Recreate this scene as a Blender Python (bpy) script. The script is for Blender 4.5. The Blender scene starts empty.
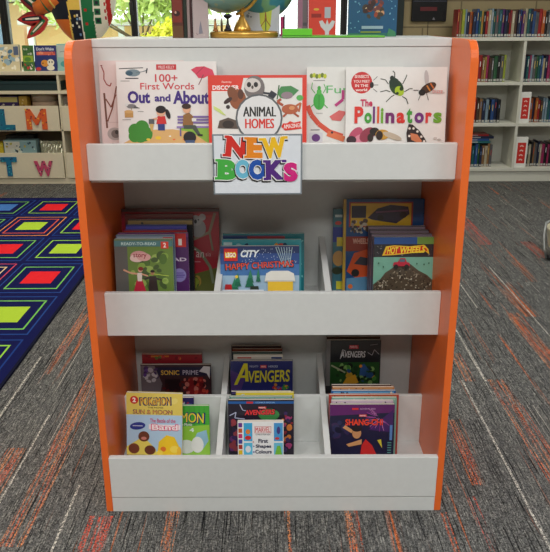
import bpy, bmesh, math, random
from mathutils import Vector, Matrix
R = math.radians
PI = math.pi
sc = bpy.context.scene
C = sc.collection

# ------------------------------------------------------------ camera, world, light, exposure
H = 1.245; PITCH = R(19.3); F = 726.0
CP, SP = math.cos(PITCH), math.sin(PITCH)
cam_d = bpy.data.cameras.new('camera'); cam = bpy.data.objects.new('camera', cam_d); C.objects.link(cam)
cam.location = (0, 0, H); cam.rotation_euler = (Matrix.Rotation(PI/2 - PITCH, 4, 'X') @ Matrix.Rotation(R(-.2), 4, 'Z')).to_euler()
cam_d.sensor_fit = 'HORIZONTAL'; cam_d.sensor_width = 36; cam_d.lens = 36*F/550
cam_d.clip_start = .02; cam_d.clip_end = 300
sc.camera = cam
w = bpy.data.worlds.new('daylight'); sc.world = w; w.use_nodes = True
bgn = w.node_tree.nodes['Background']; bgn.inputs[0].default_value = (.93, .97, 1, 1); bgn.inputs[1].default_value = 2.6
def area(name, loc, size, power, col=(1, 1, 1), rot=(0, 0, 0)):
    d = bpy.data.lights.new(name, 'AREA'); d.shape = 'RECTANGLE'; d.size, d.size_y = size; d.energy = power; d.color = col
    o = bpy.data.objects.new(name, d); C.objects.link(o); o.location = loc; o.rotation_euler = rot
    return o
LP = [(-1.5, .2), (.2, .0), (1.9, .2), (-1.5, 2.4), (1.9, 2.4), (-1.5, 4.6), (1.9, 4.6)]
LW = [27, 28, 27, 22, 19, 26, 22]
LC = [(1, .96, .89), (1, .985, .96), (.95, .985, 1), (1, .93, .82), (.93, .98, 1), (1, .92, .78), (1, .97, .88)]
for (lx, ly), pw, lc in zip(LP, LW, LC):
    area('ceiling_lamp', (lx, ly, 2.66), (1.15, .55), pw, lc)
area('ceiling_lamp', (.0, -1.6, 2.66), (1.15, .55), 44, (1, .975, .93))
sc.view_settings.view_transform = 'Standard'; sc.view_settings.look = 'None'
sc.view_settings.exposure = 0.13; sc.view_settings.gamma = 1.0; sc.view_settings.use_curve_mapping = False

# ------------------------------------------------------------ helpers
def lin(c):
    return tuple((x/12.92 if x <= .04045 else ((x+.055)/1.055)**2.4) for x in (v/255 for v in c))
MC = {}
def mat(col, rough=.5, metal=0, coat=0, name=None, spec=.5):
    k = (col, rough, metal, coat, spec)
    if k in MC: return MC[k]
    m = bpy.data.materials.new(name or 'paint'); m.use_nodes = True
    nt = m.node_tree; b = nt.nodes['Principled BSDF']
    b.inputs['Roughness'].default_value = rough; b.inputs['Metallic'].default_value = metal
    b.inputs['Coat Weight'].default_value = coat; b.inputs['Coat Roughness'].default_value = .12
    b.inputs['Specular IOR Level'].default_value = spec
    c = lin(col)
    n = nt.nodes.new('ShaderNodeTexNoise'); n.inputs['Scale'].default_value = 60; n.inputs['Detail'].default_value = 2
    g = nt.nodes.new('ShaderNodeNewGeometry'); nt.links.new(g.outputs['Position'], n.inputs['Vector'])
    r = nt.nodes.new('ShaderNodeMix'); r.data_type = 'RGBA'
    r.inputs[6].default_value = (*[x*.96 for x in c], 1); r.inputs[7].default_value = (*[min(1, x*1.04) for x in c], 1)
    nt.links.new(n.outputs['Fac'], r.inputs[0]); nt.links.new(r.outputs[2], b.inputs['Base Color'])
    m.diffuse_color = (*c, 1)
    MC[k] = m
    return m
def P(col): return mat(col, .32, 0, .35)         # printed glossy card
def tag(o, label=None, cat=None, group=None, kind=None):
    if label: o['label'] = label
    if cat: o['category'] = cat
    if group: o['group'] = group
    if kind: o['kind'] = kind
    return o
def empty(name, loc, rot=(0, 0, 0)):
    o = bpy.data.objects.new(name, None); C.objects.link(o); o.location = loc; o.rotation_euler = rot; o.empty_display_size = .05
    return o
class MB:
    """collects shapes for one mesh object"""
    def __init__(s): s.bm = bmesh.new(); s.mats = []
    def mi(s, m):
        if m not in s.mats: s.mats.append(m)
        return s.mats.index(m)
    def box(s, x0, x1, y0, y1, z0, z1, m, bev=0, seg=2):
        r = bmesh.ops.create_cube(s.bm, size=1)
        vs = r['verts']
        for v in vs:
            v.co = Vector(((x0+x1)/2 + v.co.x*(x1-x0), (y0+y1)/2 + v.co.y*(y1-y0), (z0+z1)/2 + v.co.z*(z1-z0)))
        fs = set(f for v in vs for f in v.link_faces)
        i = s.mi(m)
        for f in fs: f.material_index = i
        if bev:
            es = set(e for v in vs for e in v.link_edges)
            r2 = bmesh.ops.bevel(s.bm, geom=list(es), offset=bev, segments=seg, affect='EDGES', profile=.5)
            for f in r2['faces']: f.material_index = i
        return s
    def face(s, pts, m):
        f = s.bm.faces.new([s.bm.verts.new(p) for p in pts]); f.material_index = s.mi(m); return f
    def prism(s, pts, axis, a, b, m, bev=0):
        """pts 2D outline extruded along axis ('x','y','z') from a to b"""
        def mk(p, t):
            return {'x': (t, p[0], p[1]), 'y': (p[0], t, p[1]), 'z': (p[0], p[1], t)}[axis]
        A = [s.bm.verts.new(mk(p, a)) for p in pts]; B = [s.bm.verts.new(mk(p, b)) for p in pts]
        i = s.mi(m); fs = [s.bm.faces.new(A), s.bm.faces.new(B[::-1])]
        n = len(pts)
        for k in range(n): fs.append(s.bm.faces.new((A[k], B[k], B[(k+1) % n], A[(k+1) % n])))
        for f in fs: f.material_index = i
        if bev:
            es = set(e for v in A+B for e in v.link_edges if e.verts[0] in A and e.verts[1] in A or e.verts[0] in B and e.verts[1] in B)
            r2 = bmesh.ops.bevel(s.bm, geom=list(es), offset=bev, segments=2, affect='EDGES', profile=.5)
            for f in r2['faces']: f.material_index = i
        return s
    def lathe(s, prof, m, n=32, c=(0, 0, 0), sx=1, sy=1):
        rings = []
        for r, z in prof:
            rings.append([s.bm.verts.new((c[0]+sx*r*math.cos(2*PI*k/n), c[1]+sy*r*math.sin(2*PI*k/n), c[2]+z)) for k in range(n)])
        i = s.mi(m)
        for a, b in zip(rings, rings[1:]):
            for k in range(n):
                f = s.bm.faces.new((a[k], a[(k+1) % n], b[(k+1) % n], b[k])); f.material_index = i; f.smooth = True
        for rg in (rings[0][::-1], rings[-1]):
            f = s.bm.faces.new(rg); f.material_index = i
        return s
    def tube(s, pts, r, m, n=8):
        pts = [Vector(p) for p in pts]; rad = r if isinstance(r, (list, tuple)) else [r]*len(pts)
        rings = []
        for k, p in enumerate(pts):
            d = (pts[min(k+1, len(pts)-1)] - pts[max(k-1, 0)]).normalized()
            u = d.cross(Vector((0, 1, 0)) if abs(d.y) < .9 else Vector((1, 0, 0))).normalized(); v = d.cross(u)
            rings.append([s.bm.verts.new(p + rad[k]*(u*math.cos(2*PI*j/n) + v*math.sin(2*PI*j/n))) for j in range(n)])
        i = s.mi(m)
        for a, b in zip(rings, rings[1:]):
            for j in range(n):
                f = s.bm.faces.new((a[j], a[(j+1) % n], b[(j+1) % n], b[j])); f.material_index = i; f.smooth = True
        for rg in (rings[0][::-1], rings[-1]): s.bm.faces.new(rg).material_index = i
        return s
    def build(s, name, parent=None, norm=True):
        if norm: bmesh.ops.recalc_face_normals(s.bm, faces=s.bm.faces[:])
        me = bpy.data.meshes.new(name); s.bm.to_mesh(me); s.bm.free()
        for m in s.mats: me.materials.append(m)
        o = bpy.data.objects.new(name, me); C.objects.link(o)
        if parent: o.parent = parent
        return o
def px(x, y, D):
    """world point seen at image position (x, y) at distance D from the camera wall"""
    t = (y-276)/F; zc = D/(CP - t*SP)
    return Vector(((x-275)/F*zc, D, H - zc*(SP + t*CP)))

TXT = {}
def text_geo(s, off=0.0, extr=0.0, shear=0.0):
    k = (s, off, extr, shear)
    if k in TXT: return TXT[k]
    if s == 'M' and extr:
        o_ = [(0, 0), (.2, 0), (.2, .42), (.36, .16), (.44, .16), (.6, .42), (.6, 0), (.8, 0), (.8, .72), (.62, .72), (.4, .38), (.18, .72), (0, .72)]; n = len(o_)
        return [(x, y, -extr) for x, y in o_]+[(x, y, extr) for x, y in o_], [tuple(range(n)), tuple(range(2*n-1, n-1, -1))]+[(i, (i+1) % n, n+(i+1) % n, n+i) for i in range(n)]
    cu = bpy.data.curves.new('t', 'FONT'); cu.body = s; cu.offset = off; cu.extrude = extr; cu.shear = shear; cu.resolution_u = 3
    o = bpy.data.objects.new('t', cu); C.objects.link(o)
    bpy.context.view_layer.update()
    dg = bpy.context.evaluated_depsgraph_get()
    me = bpy.data.meshes.new_from_object(o.evaluated_get(dg))
    V = [tuple(v.co) for v in me.vertices]; Fs = [tuple(p.vertices) for p in me.polygons]
    bpy.data.objects.remove(o); bpy.data.curves.remove(cu); bpy.data.meshes.remove(me)
    TXT[k] = (V, Fs); return TXT[k]

class Art:
    """flat print on a w x h card, in 0..1 coordinates, facing -Y"""
    def __init__(s, w, h, y0=-.00012): s.mb = MB(); s.w, s.h, s.k, s.y0, s.dx = w, h, 0, y0, 0
    def _y(s): s.k += 1; return s.y0 - s.k*.00004
    def poly(s, pts, col):
        y = s._y(); s.mb.face([((u-.5)*s.w+s.dx, y, v*s.h) for u, v in pts], P(col)); return s
    def rect(s, a, b, c, d, col): return s.poly([(a, b), (c, b), (c, d), (a, d)], col)
    def ell(s, cx, cy, rx, ry, col, rot=0, n=20):
        pts = []
        asp = s.w/s.h
        for k in range(n):
            a = 2*PI*k/n; x, y = rx*math.cos(a), ry*math.sin(a)
            # radii are both in width units
            X = x*math.cos(rot) - y*math.sin(rot); Y = x*math.sin(rot) + y*math.cos(rot)
            pts.append((cx+X, cy+Y*asp))
        return s.poly(pts, col)
    def line(s, pts, wd, col):
        asp = s.w/s.h
        for (a, b), (c, d) in zip(pts, pts[1:]):
            dx, dy = c-a, (d-b)/asp; L = math.hypot(dx, dy) or 1; nx, ny = -dy/L*wd/2, dx/L*wd/2*asp
            s.poly([(a+nx, b+ny), (c+nx, d+ny), (c-nx, d-ny), (a-nx, b-ny)], col)
        return s
    def text(s, t, a, b, c, d, col, off=.02, rot=0, shear=0, outline=None, ow=.05):
        if outline: s.text(t, a-(c-a)*.02, b-(d-b)*.06, c+(c-a)*.02, d+(d-b)*.06, outline, off+ow, rot, shear)
        if off > 0 and 'M' in t:      # heavier strokes by overprinting
            q = off*.8*(c-a)/(len(t)*.62)
            for dx_ in (-q, q): s.text(t, a+dx_, b, c+dx_, d, col, 0, rot, shear)
            off = 0
        V, Fs = text_geo(t, off, 0, shear)
        if not V: return s
        xs = [v[0] for v in V]; ys = [v[1] for v in V]
        x0, x1, y0, y1 = min(xs), max(xs), min(ys), max(ys)
        y = s._y(); m = s.mb.mi(P(col)); cx, cy = (a+c)/2*s.w, (b+d)/2*s.h
        vs = []
        for v in V:
            X = (a + (v[0]-x0)/(x1-x0)*(c-a))*s.w - cx; Z = (b + (v[1]-y0)/(y1-y0)*(d-b))*s.h - cy
            X, Z = X*math.cos(rot)-Z*math.sin(rot), X*math.sin(rot)+Z*math.cos(rot)
            vs.append(s.mb.bm.verts.new((X+cx-.5*s.w+s.dx, y, Z+cy)))
        for f in Fs:
            try: s.mb.bm.faces.new([vs[i] for i in f]).material_index = m
            except ValueError: pass
        return s
    def blobs(s, seed, n, box, cols, rmin=.02, rmax=.06):
        rg = random.Random(seed)
        for _ in range(n):
            r = rg.uniform(rmin, rmax); rr = r*rg.uniform(.5, 1)
            cx = rg.uniform(box[0]+r, box[2]-r); cy = rg.uniform(box[1]+r*s.w/s.h, box[3]-r*s.w/s.h)
            s.ell(cx, cy, r, rr, rg.choice(cols), rg.uniform(0, PI), 9)
        return s
    def build(s, parent, name='cover_print'):
        return s.mb.build(name, parent, norm=False)

ZT, ZM, ZB = .9005, .4895, .0685
PAGES = mat((226, 220, 206), .8)
def book(name, label, cat, D0, z0, lean, xl, xr, yt, t, col, group=None, roll=0, yaw=0, spine=None, art=None, soft=True, yb=None):
    """a book standing on z0, its front cover's foot at D0, leaning back; the print spans the cover"""
    def height_at(row):
        lo, hi = 0, .5
        for _ in range(40):
            h = (lo+hi)/2; Y = D0 + h*math.sin(lean); Z = z0 + h*math.cos(lean)
            if 276 + F*((H-Z)*CP - Y*SP)/(Y*CP + (H-Z)*SP) > row: lo = h
            else: hi = h
        return h
    if yb is None: yb = {ZT: 144, ZM: 291, ZB: 455}.get(z0, 144)
    foot = height_at(yb); h = height_at(yt); Y = D0 + h*math.sin(lean); Z = z0 + h*math.cos(lean)
    zc = Y*CP + (H-Z)*SP
    X0, X1 = (xl-275)/F*zc, (xr-275)/F*zc
    wd = X1-X0
    root = empty(name, ((X0+X1)/2, D0, z0), (0, 0, 0))
    root.rotation_euler = (Matrix.Rotation(yaw, 4, 'Z') @ Matrix.Rotation(-lean, 4, 'X') @ Matrix.Rotation(roll, 4, 'Y')).to_euler()
    if roll: root.location.z += abs(math.sin(roll))*wd/2
    tag(root, label, cat, group)
    c = P(col); ct = .0008 if soft else .002
    mb = MB(); mb.box(-wd/2, wd/2, 0, ct, 0, h, c, .0003, 1); mb.box(-wd/2, wd/2, t-ct, t, 0, h, c)
    mb.box(-wd/2, -wd/2+ct*1.6, ct, t-ct, 0, h, P(spine) if spine else c)
    mb.build('cover', root)
    MB().box(-wd/2+ct*1.6, wd/2-(.001 if soft else .004), ct, t-ct, .001 if soft else .003, h-(.0008 if soft else .004), PAGES).build('pages', root)
    if art:
        A = Art(wd, h-foot); art(A); A.build(root).location.z = foot
    return root

# ------------------------------------------------------------ setting materials
def nn(nt, t, **kw):
    n = nt.nodes.new(t)
    for k, v in kw.items(): setattr(n, k, v)
    return n
def carpet_material():
    m = bpy.data.materials.new('striped_carpet'); m.use_nodes = True; nt = m.node_tree; L = nt.links.new
    b = nt.nodes['Principled BSDF']; b.inputs['Roughness'].default_value = .95; b.inputs['Specular IOR Level'].default_value = .1
    g = nn(nt, 'ShaderNodeNewGeometry'); sx = nn(nt, 'ShaderNodeSeparateXYZ'); L(g.outputs['Position'], sx.inputs[0])
    def M(op, a, b_=0.0, c=0.0):
        n = nn(nt, 'ShaderNodeMath', operation=op)
        for i, v in enumerate((a, b_, c)):
            if isinstance(v, (int, float)): n.inputs[i].default_value = v
            else: L(v, n.inputs[i])
        return n.outputs[0]
    x, y = sx.outputs[0], sx.outputs[1]
    cell = M('FLOOR', M('MULTIPLY', M('ADD', x, .07), 4.0))
    wn = nn(nt, 'ShaderNodeTexWhiteNoise', noise_dimensions='1D'); L(cell, wn.inputs['W'])
    row = M('FLOOR', M('ADD', y, wn.outputs[0]))
    wid = nn(nt, 'ShaderNodeTexWhiteNoise', noise_dimensions='1D'); L(M('ADD', M('MULTIPLY', row, 17.3), M('MULTIPLY', cell, 3.71)), wid.inputs['W'])
    idv = wid.outputs[0]
    def noise(ax, ay, az, det=2, rough=.6):
        cv = nn(nt, 'ShaderNodeCombineXYZ'); L(M('MULTIPLY', x, ax), cv.inputs[0]); L(M('MULTIPLY', y, ay), cv.inputs[1]); L(M('MULTIPLY', idv, az), cv.inputs[2])
        n = nn(nt, 'ShaderNodeTexNoise'); n.inputs['Scale'].default_value = 1; n.inputs['Detail'].default_value = det; n.inputs['Roughness'].default_value = rough
        L(cv.outputs[0], n.inputs['Vector']); return n.outputs['Fac']
    def step(v, lo, hi):
        n = nn(nt, 'ShaderNodeMapRange', clamp=True); L(v, n.inputs[0]); n.inputs[1].default_value = lo; n.inputs[2].default_value = hi
        return n.outputs[0]
    def mix(f, a, bcol):
        n = nn(nt, 'ShaderNodeMix', data_type='RGBA')
        if isinstance(f, (int, float)): n.inputs[0].default_value = f
        else: L(f, n.inputs[0])
        for i, v in ((6, a), (7, bcol)):
            if isinstance(v, tuple): n.inputs[i].default_value = (*lin(v), 1)
            else: L(v, n.inputs[i])
        return n.outputs[2]
    grain = noise(190, 150, 5, 4, .9)
    broad = noise(30, .9, 37, 2)
    fine = noise(330, 30, 21, 2)
    col = mix(step(broad, .3, .7), (84, 84, 84), (98, 98, 96))
    col = mix(step(fine, .50, .66), col, (138, 136, 131))
    col = mix(step(noise(260, 4, 77, 2), .58, .66), col, (30, 30, 32))
    band = step(noise(13, .5, 91, 1), .66, .70)
    col = mix(M('MULTIPLY', band, step(noise(200, 2.5, 13, 2), .50, .58)), col, (190, 104, 62))
    col = mix(M('MULTIPLY', step(noise(170, .7, 55, 1), .735, .745), .7), col, (205, 198, 186))
    col = mix(M('MULTIPLY', step(noise(150, 1.1, 31, 1), .72, .735), .6), col, (190, 106, 62))
    streak = step(noise(210, 2.2, 43, 2), .47, .56)
    grit = step(noise(330, 160, 3, 2, .7), .42, .58)
    feats = [(.772, 2.66, .004, .28, 'w'), (.686, 1.92, .0035, .47, 'w'), (.815, 2.05, .035, .345, 'o'), (1.07, 2.72, .033, .32, 'o'),
             (1.50, 4.0, .035, .16, 'r'), (.715, 2.5, .018, .12, 'o'), (.575, 1.93, .022, .18, 'o'), (.545, 1.58, .012, .12, 'r'),
             (.45, 1.53, .008, .1, 'o'), (-.668, 2.0, .032, .50, 'o'), (-.56, 1.6, .003, .16, 'w'), (-.462, 1.52, .035, .10, 'r'),
             (-.925, 2.35, .004, .25, 'w'), (-.86, 2.75, .02, .3, 'o'), (-.275, 1.5, .016, .15, 'o'), (.03, 1.5, .01, .15, 'o'), (.20, 1.5, .02, .15, 'o'),
             (-.8, 1.75, .03, .2, 'o'), (-.76, 1.8, .003, .35, 'w'), (.60, 3.35, .03, .3, 'o'), (.93, 3.6, .003, .5, 'w'), (1.15, 3.2, .003, .5, 'w'),
             (1.25, 4.6, .04, .5, 'r'), (-.6, 2.9, .003, .4, 'w'), (-1.0, 1.65, .02, .2, 'o')]
    ocol = mix(step(noise(120, 3, 9, 1), .4, .6), (206, 88, 46), (226, 146, 92))
    for cx, cy, hx, hy, kd in feats:
        k = M('MULTIPLY', M('COMPARE', x, cx, hx), M('COMPARE', y, cy, hy))
        if kd == 'w': col = mix(M('MULTIPLY', M('MULTIPLY', k, grit), .9), col, (222, 216, 204))
        else: col = mix(M('MULTIPLY', M('MULTIPLY', k, streak), grit), col, ocol if kd == 'o' else (206, 80, 60))
    col2 = nn(nt, 'ShaderNodeMix', data_type='RGBA', blend_type='MULTIPLY'); col2.inputs[0].default_value = 1
    L(col, col2.inputs[6])
    cr = nn(nt, 'ShaderNodeValToRGB'); cr.color_ramp.elements[0].position = .38; cr.color_ramp.elements[0].color = (.10, .10, .10, 1)
    cr.color_ramp.elements[1].position = .63; cr.color_ramp.elements[1].color = (1.75, 1.75, 1.75, 1)
    L(grain, cr.inputs[0]); L(cr.outputs[0], col2.inputs[7])
    L(col2.outputs[2], b.inputs['Base Color'])
    bp = nn(nt, 'ShaderNodeBump'); bp.inputs['Strength'].default_value = .5; bp.inputs['Distance'].default_value = .003
    L(grain, bp.inputs['Height']); L(bp.outputs[0], b.inputs['Normal'])
    return m
def block_material():
    m = bpy.data.materials.new('painted_block'); m.use_nodes = True; nt = m.node_tree; L = nt.links.new
    b = nt.nodes['Principled BSDF']; b.inputs['Roughness'].default_value = .7
    g = nn(nt, 'ShaderNodeNewGeometry'); sp = nn(nt, 'ShaderNodeSeparateXYZ'); cb = nn(nt, 'ShaderNodeCombineXYZ')
    L(g.outputs['Position'], sp.inputs[0]); L(sp.outputs[0], cb.inputs[0]); L(sp.outputs[2], cb.inputs[1])
    br = nn(nt, 'ShaderNodeTexBrick'); br.inputs['Color1'].default_value = (*lin((150, 136, 102)), 1); br.inputs['Color2'].default_value = (*lin((144, 130, 97)), 1)
    br.inputs['Mortar'].default_value = (*lin((106, 94, 70)), 1); br.inputs['Scale'].default_value = 1
    br.inputs['Brick Width'].default_value = .6; br.inputs['Row Height'].default_value = .2; br.inputs['Mortar Size'].default_value = .006
    L(cb.outputs[0], br.inputs['Vector']); L(br.outputs['Color'], b.inputs['Base Color'])
    return m
CARPET = carpet_material(); BLOCK = block_material()
WALLP = mat((206, 200, 188), .8, name='wall_paint'); CEIL = mat((225, 224, 220), .9)
WHITE = mat((214, 217, 216), .38, name='white_laminate'); CREAM = mat((222, 212, 186), .5, name='cream_laminate')
ORANGE = mat((236, 110, 44), .36, name='orange_laminate'); DARK = mat((22, 24, 26), .4)
BCW = mat((212, 212, 200), .5, name='bookcase_white')

# ------------------------------------------------------------ room shell
tag(MB().box(-5, 5, -3.5, 6.2, -.1, 0, CARPET).build('floor'), kind='structure')
tag(MB().box(-5.15, 5.15, -3.6, 6.5, 2.7, 2.8, CEIL).build('ceiling'), kind='structure')
tag(MB().box(-5.15, -5, -3.6, 6.45, 0, 2.7, WALLP).build('wall_left'), kind='structure')
tag(MB().box(5, 5.15, -3.6, 6.45, 0, 2.7, WALLP).build('wall_right'), kind='structure')
tag(MB().box(-5.15, 5.15, -3.75, -3.6, 0, 2.7, WALLP).build('wall_front'), kind='structure')
WY = 6.2
wb = MB(); wb.box(-5, 5, WY, WY+.2, 0, .9, BLOCK); wb.box(-5, 5, WY, WY+.2, 2.35, 2.7, BLOCK)
wb.box(1.04, 5, WY, WY+.2, .9, 2.35, BLOCK); wb.box(-5, -4.2, WY, WY+.2, .9, 2.35, BLOCK)
tag(wb.build('wall_back'), kind='structure')
def glass_mat():
    m = bpy.data.materials.new('window_glass'); m.use_nodes = True; nt = m.node_tree
    nt.nodes.remove(nt.nodes['Principled BSDF'])
    t = nn(nt, 'ShaderNodeBsdfTransparent'); gl = nn(nt, 'ShaderNodeBsdfGlossy'); gl.inputs['Roughness'].default_value = .02
    t.inputs[0].default_value = (.96, .98, .97, 1)
    mx = nn(nt, 'ShaderNodeMixShader'); mx.inputs[0].default_value = .06
    nt.links.new(t.outputs[0], mx.inputs[1]); nt.links.new(gl.outputs[0], mx.inputs[2])
    nt.links.new(mx.outputs[0], nt.nodes['Material Output'].inputs[0]); return m
GLASS = glass_mat()
xs = [-4.2, -2.19, -1.14, .57, .985]
for i, (a, b) in enumerate(zip(xs, xs[1:]+[1.04])):
    if b - a < .2: continue
    wo = empty('window_%d' % (i+1), ((a+b)/2, WY+.1, .9)); tag(wo, kind='structure')
    W2 = (b-a)/2
    f = MB(); hb = .028 if i else .04
    f.box(-W2, -W2+hb*(.9 if i else 1), -.03, .03, 0, 1.45, DARK, .004); f.box(W2-hb, W2, -.03, .03, 0, 1.45, DARK, .004)
    f.box(-W2, W2, -.03, .03, 0, .04, DARK); f.box(-W2, W2, -.03, .03, 1.41, 1.45, DARK)
    f.build('window_frame', wo)
    if i == 1: MB().box(W2-.03, W2+.0, -.05, -.03, .40, .50, DARK, .006).build('window_latch', wo)
    MB().box(-W2+hb, W2-hb, -.004, .002, .04, 1.41, GLASS).build('window_pane', wo)
tag(MB().box(.90, 1.04, WY-.02, WY+.14, .9, 2.35, mat((18, 34, 32), .5), .004).build('trim_1'), kind='structure')
tag(MB().box(-5, .90, WY-.05, WY+.0, .87, .895, CREAM, .004).build('trim_2'), kind='structure')

# ------------------------------------------------------------ outside
GR = mat((150, 170, 110), .9)
tag(MB().box(-40, 30, 6.45, 60, -1.6, -1.5, GR).build('ground'), kind='structure')
def building(name, label, x0, x1, D, top, wallc, openings, base=-1.5):
    r = empty(name, ((x0+x1)/2, D, base)); tag(r, label, 'building'); W2 = (x1-x0)/2; hh = top-base
    MB().box(-W2, W2, 0, 4, 0, hh-.12, mat(wallc, .8)).build('wall', r)
    MB().box(-W2-.2, W2+.2, -.35, 4.2, hh-.10, hh, mat((225, 222, 215), .7), .02).build('roof', r)
    for u, wd, c in openings:
        o = MB(); o.box(u-wd/2, u+wd/2, -.04, 0, .1, hh-.5, mat(c, .5), .01).build('door_panel', r)
    for k in range(int(W2*2/1.6)+1):
        MB().box(-W2+k*1.6-.05, -W2+k*1.6+.05, -.3, -.2, 0, hh-.12, mat((236, 238, 240), .6)).build('post', r)
    return r
BLU = (138, 168, 205)
building('building', 'cream outbuilding with blue door panels, seen low through the window right of the fish', -4.3, -1.0, 13.8, 1.30, (246, 204, 146), [(-1.1, .35, BLU), (-.1, .25, BLU), (.75, .18, (120, 105, 95)), (1.15, .18, (120, 105, 95))])
building('building', 'taller tan outbuilding with blue panels behind the painted fish, far left window', -10.5, -4.9, 15.0, 1.72, (232, 196, 150), [(-1.8, .4, BLU), (.2, .35, BLU), (1.3, .4, BLU), (2.3, .4, BLU)])
LEAFS = {}
def leaf_mat(c):
    if c in LEAFS: return LEAFS[c]
    m = bpy.data.materials.new('leaf'); m.use_nodes = True; nt = m.node_tree; b = nt.nodes['Principled BSDF']
    g = nn(nt, 'ShaderNodeNewGeometry'); mx = nn(nt, 'ShaderNodeMix', data_type='RGBA')
    mx.inputs[6].default_value = (*lin(c), 1); mx.inputs[7].default_value = (*lin(tuple(min(255, int(v*1.22)) for v in c)), 1)
    nt.links.new(g.outputs['Random Per Island'], mx.inputs[0]); nt.links.new(mx.outputs[2], b.inputs['Base Color'])
    b.inputs['Roughness'].default_value = .6
    LEAFS[c] = m; return m
def tree(name, label, cat, loc, trunk_h, crowns, n, col, seed, size=.11):
    rg = random.Random(seed); r = empty(name, loc); tag(r, label, cat)
    t = MB(); bark = mat((110, 92, 74), .9)
    if trunk_h:
        t.tube([(0, 0, 0), (.05, 0, trunk_h*.5), (0, 0, trunk_h)], [.07, .05, .03], bark)
        for (cx, cy, cz, rr) in crowns:
            t.tube([(0, 0, trunk_h*.95), (cx*.5, cy*.5, trunk_h+(cz-trunk_h)*.35), (cx, cy, cz)], [.018, .011, .005], bark)
    else: t.tube([(0, 0, 0), (0, 0, crowns[0][2])], .03, bark)
    t.build('trunk', r)
    f = MB(); lm = leaf_mat(col)
    for _ in range(n):
        cx, cy, cz, rr = rg.choice(crowns)
        d = Vector((rg.gauss(0, 1), rg.gauss(0, 1), rg.gauss(0, .75))).normalized()*rr*rg.uniform(.35, 1)
        p = Vector((cx, cy, cz))+d
        a = Vector((rg.gauss(0, 1), rg.gauss(0, 1), rg.gauss(0, 1))).normalized(); b = a.cross(Vector((rg.gauss(0, 1), rg.gauss(0, 1), 1))).normalized()
        a *= size; b *= size*.45
        f.face([p-a, p+b-a*.1, p+a, p-b-a*.1], lm)
    f.build('foliage', r, norm=False); return r
tree('tree', 'broad pale green tree spreading above the low cream building outside', 'tree', (-2.0, 11.6, -1.5), 2.55,
     [(-1.1, 0, 3.2, .6), (-.3, .2, 3.35, .7), (.6, -.1, 3.2, .55), (.1, -.3, 3.15, .5), (-1.6, .3, 3.4, .6), (1.1, .4, 3.5, .7), (-.7, .2, 3.9, .9), (.5, .2, 4.0, .9)], 8500, (190, 208, 128), 4, .07)
tree('shrub', 'bright yellow-green shrub beside the dark red book, outside the window', 'shrub', (-1.50, 10.2, -1.5), 0,
     [(0, 0, 2.35, .36), (.15, .1, 2.5, .3), (-.1, 0, 1.9, .45)], 2600, (214, 214, 66), 8, .06)
tree('tree', 'green tree above the tan building at the far left window', 'tree', (-5.4, 14, -1.5), 2.6,
     [(0, 0, 3.5, .7), (.8, 0, 3.9, .8), (-.9, 0, 4.0, .8)], 1200, (140, 170, 110), 12)

# ------------------------------------------------------------ rug
def rug():
    x1, y1, x0, y0 = -.985, 5.32, -3.4, 1.2
    mb = MB(); BL = (14, 18, 74)
    def cm(c): return mat(c, .95, spec=.1)
    mb.box(x0, x1, y0, y1, .0005, .009, mat((16, 17, 40), .95, spec=.1), .002)
    k = .0092
    def q(cx, cy, hx, hy, c, z):
        a, b_, c_, d = max(x0+.01, cx-hx), min(x1-.012, cx+hx), max(y0+.01, cy-hy), min(y1-.012, cy+hy)
        if b_ > a and d > c_: mb.face([(a, c_, z), (b_, c_, z), (b_, d, z), (a, d, z)], cm(c))
    q((x0+x1)/2, (y0+y1)/2, 3, 3, BL, k)
    cols = [(-1.205, 3.02, 0), (-1.565, 3.5, 1), (-1.925, 3.02, 0), (-2.285, 3.5, 1), (-2.645, 3.02, 0), (-3.0, 3.5, 1)]
    for ci, (cx, cy, ph) in enumerate(cols):
        for r in range(-4, 6):
            yy = 3.02 + r*.5
            if not (y0 < yy < y1+.05): continue
            par = (r + ci) % 2
            core = (176, 208, 58) if par == 0 else (232, 36, 44)
            if ci == 2 and r == 4: core = (70, 120, 190)
            sets = [((226, 92, 60), (235, 150, 60)), ((120, 190, 90), (36, 70, 140)), ((232, 200, 150), (206, 74, 96)), ((150, 205, 70), (28, 60, 130))]
            a, b_ = sets[(r*3+ci*2+1) % 4] if par == 0 else sets[(r+ci*3) % 4]
            z = k
            for hx, hy, c in ((.166, .226, b_), (.159, .216, BL), (.132, .172, a), (.124, .160, BL), (.078, .092, core)):
                z += .00012; q(cx, yy, hx, hy, c, z)
    tag(mb.build('rug', norm=False), 'large royal blue rug patterned with red and lime rectangles in thin outlines', 'rug')
rug()

# ------------------------------------------------------------ low cream cabinet, left background
CD = 5.85
def cream_cabinet():
    r = empty('storage_cabinet', (-2.0, CD, 0)); tag(r, 'low cream storage cabinet with letter-decorated bin fronts under the window', 'cabinet')
    def bx(n, x0, x1, y0, y1, z0, z1, m=CREAM, bev=.002): return MB().box(x0+2.0, x1+2.0, y0, y1, z0, z1, m, bev).build(n, r)
    xa, xb = -3.2, -1.15
    bx('top', xa, xb, 0, .33, .86, .885); bx('shelf', xa, xb, 0, .32, .715, .738)
    bx('back_panel', xa, xb, .31, .33, .0, .86, mat((120, 104, 84), .7)); bx('base', xa, xb, .005, .31, 0, .045)
    for x in (xa, -1.70, xb-.018): bx('upright', x, x+.018, .004, .31, .045, .86)
    bx('shelf', xa+.018, xb-.018, .004, .30, .425, .44)
    for x0, x1 in ((xa+.02, -1.705), (-1.68, xb-.02)):
        bx('bin_front', x0, x1, -.012, .003, .43, .625); bx('bin_front', x0, x1, -.012, .003, .05, .255)
cream_cabinet()
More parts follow.
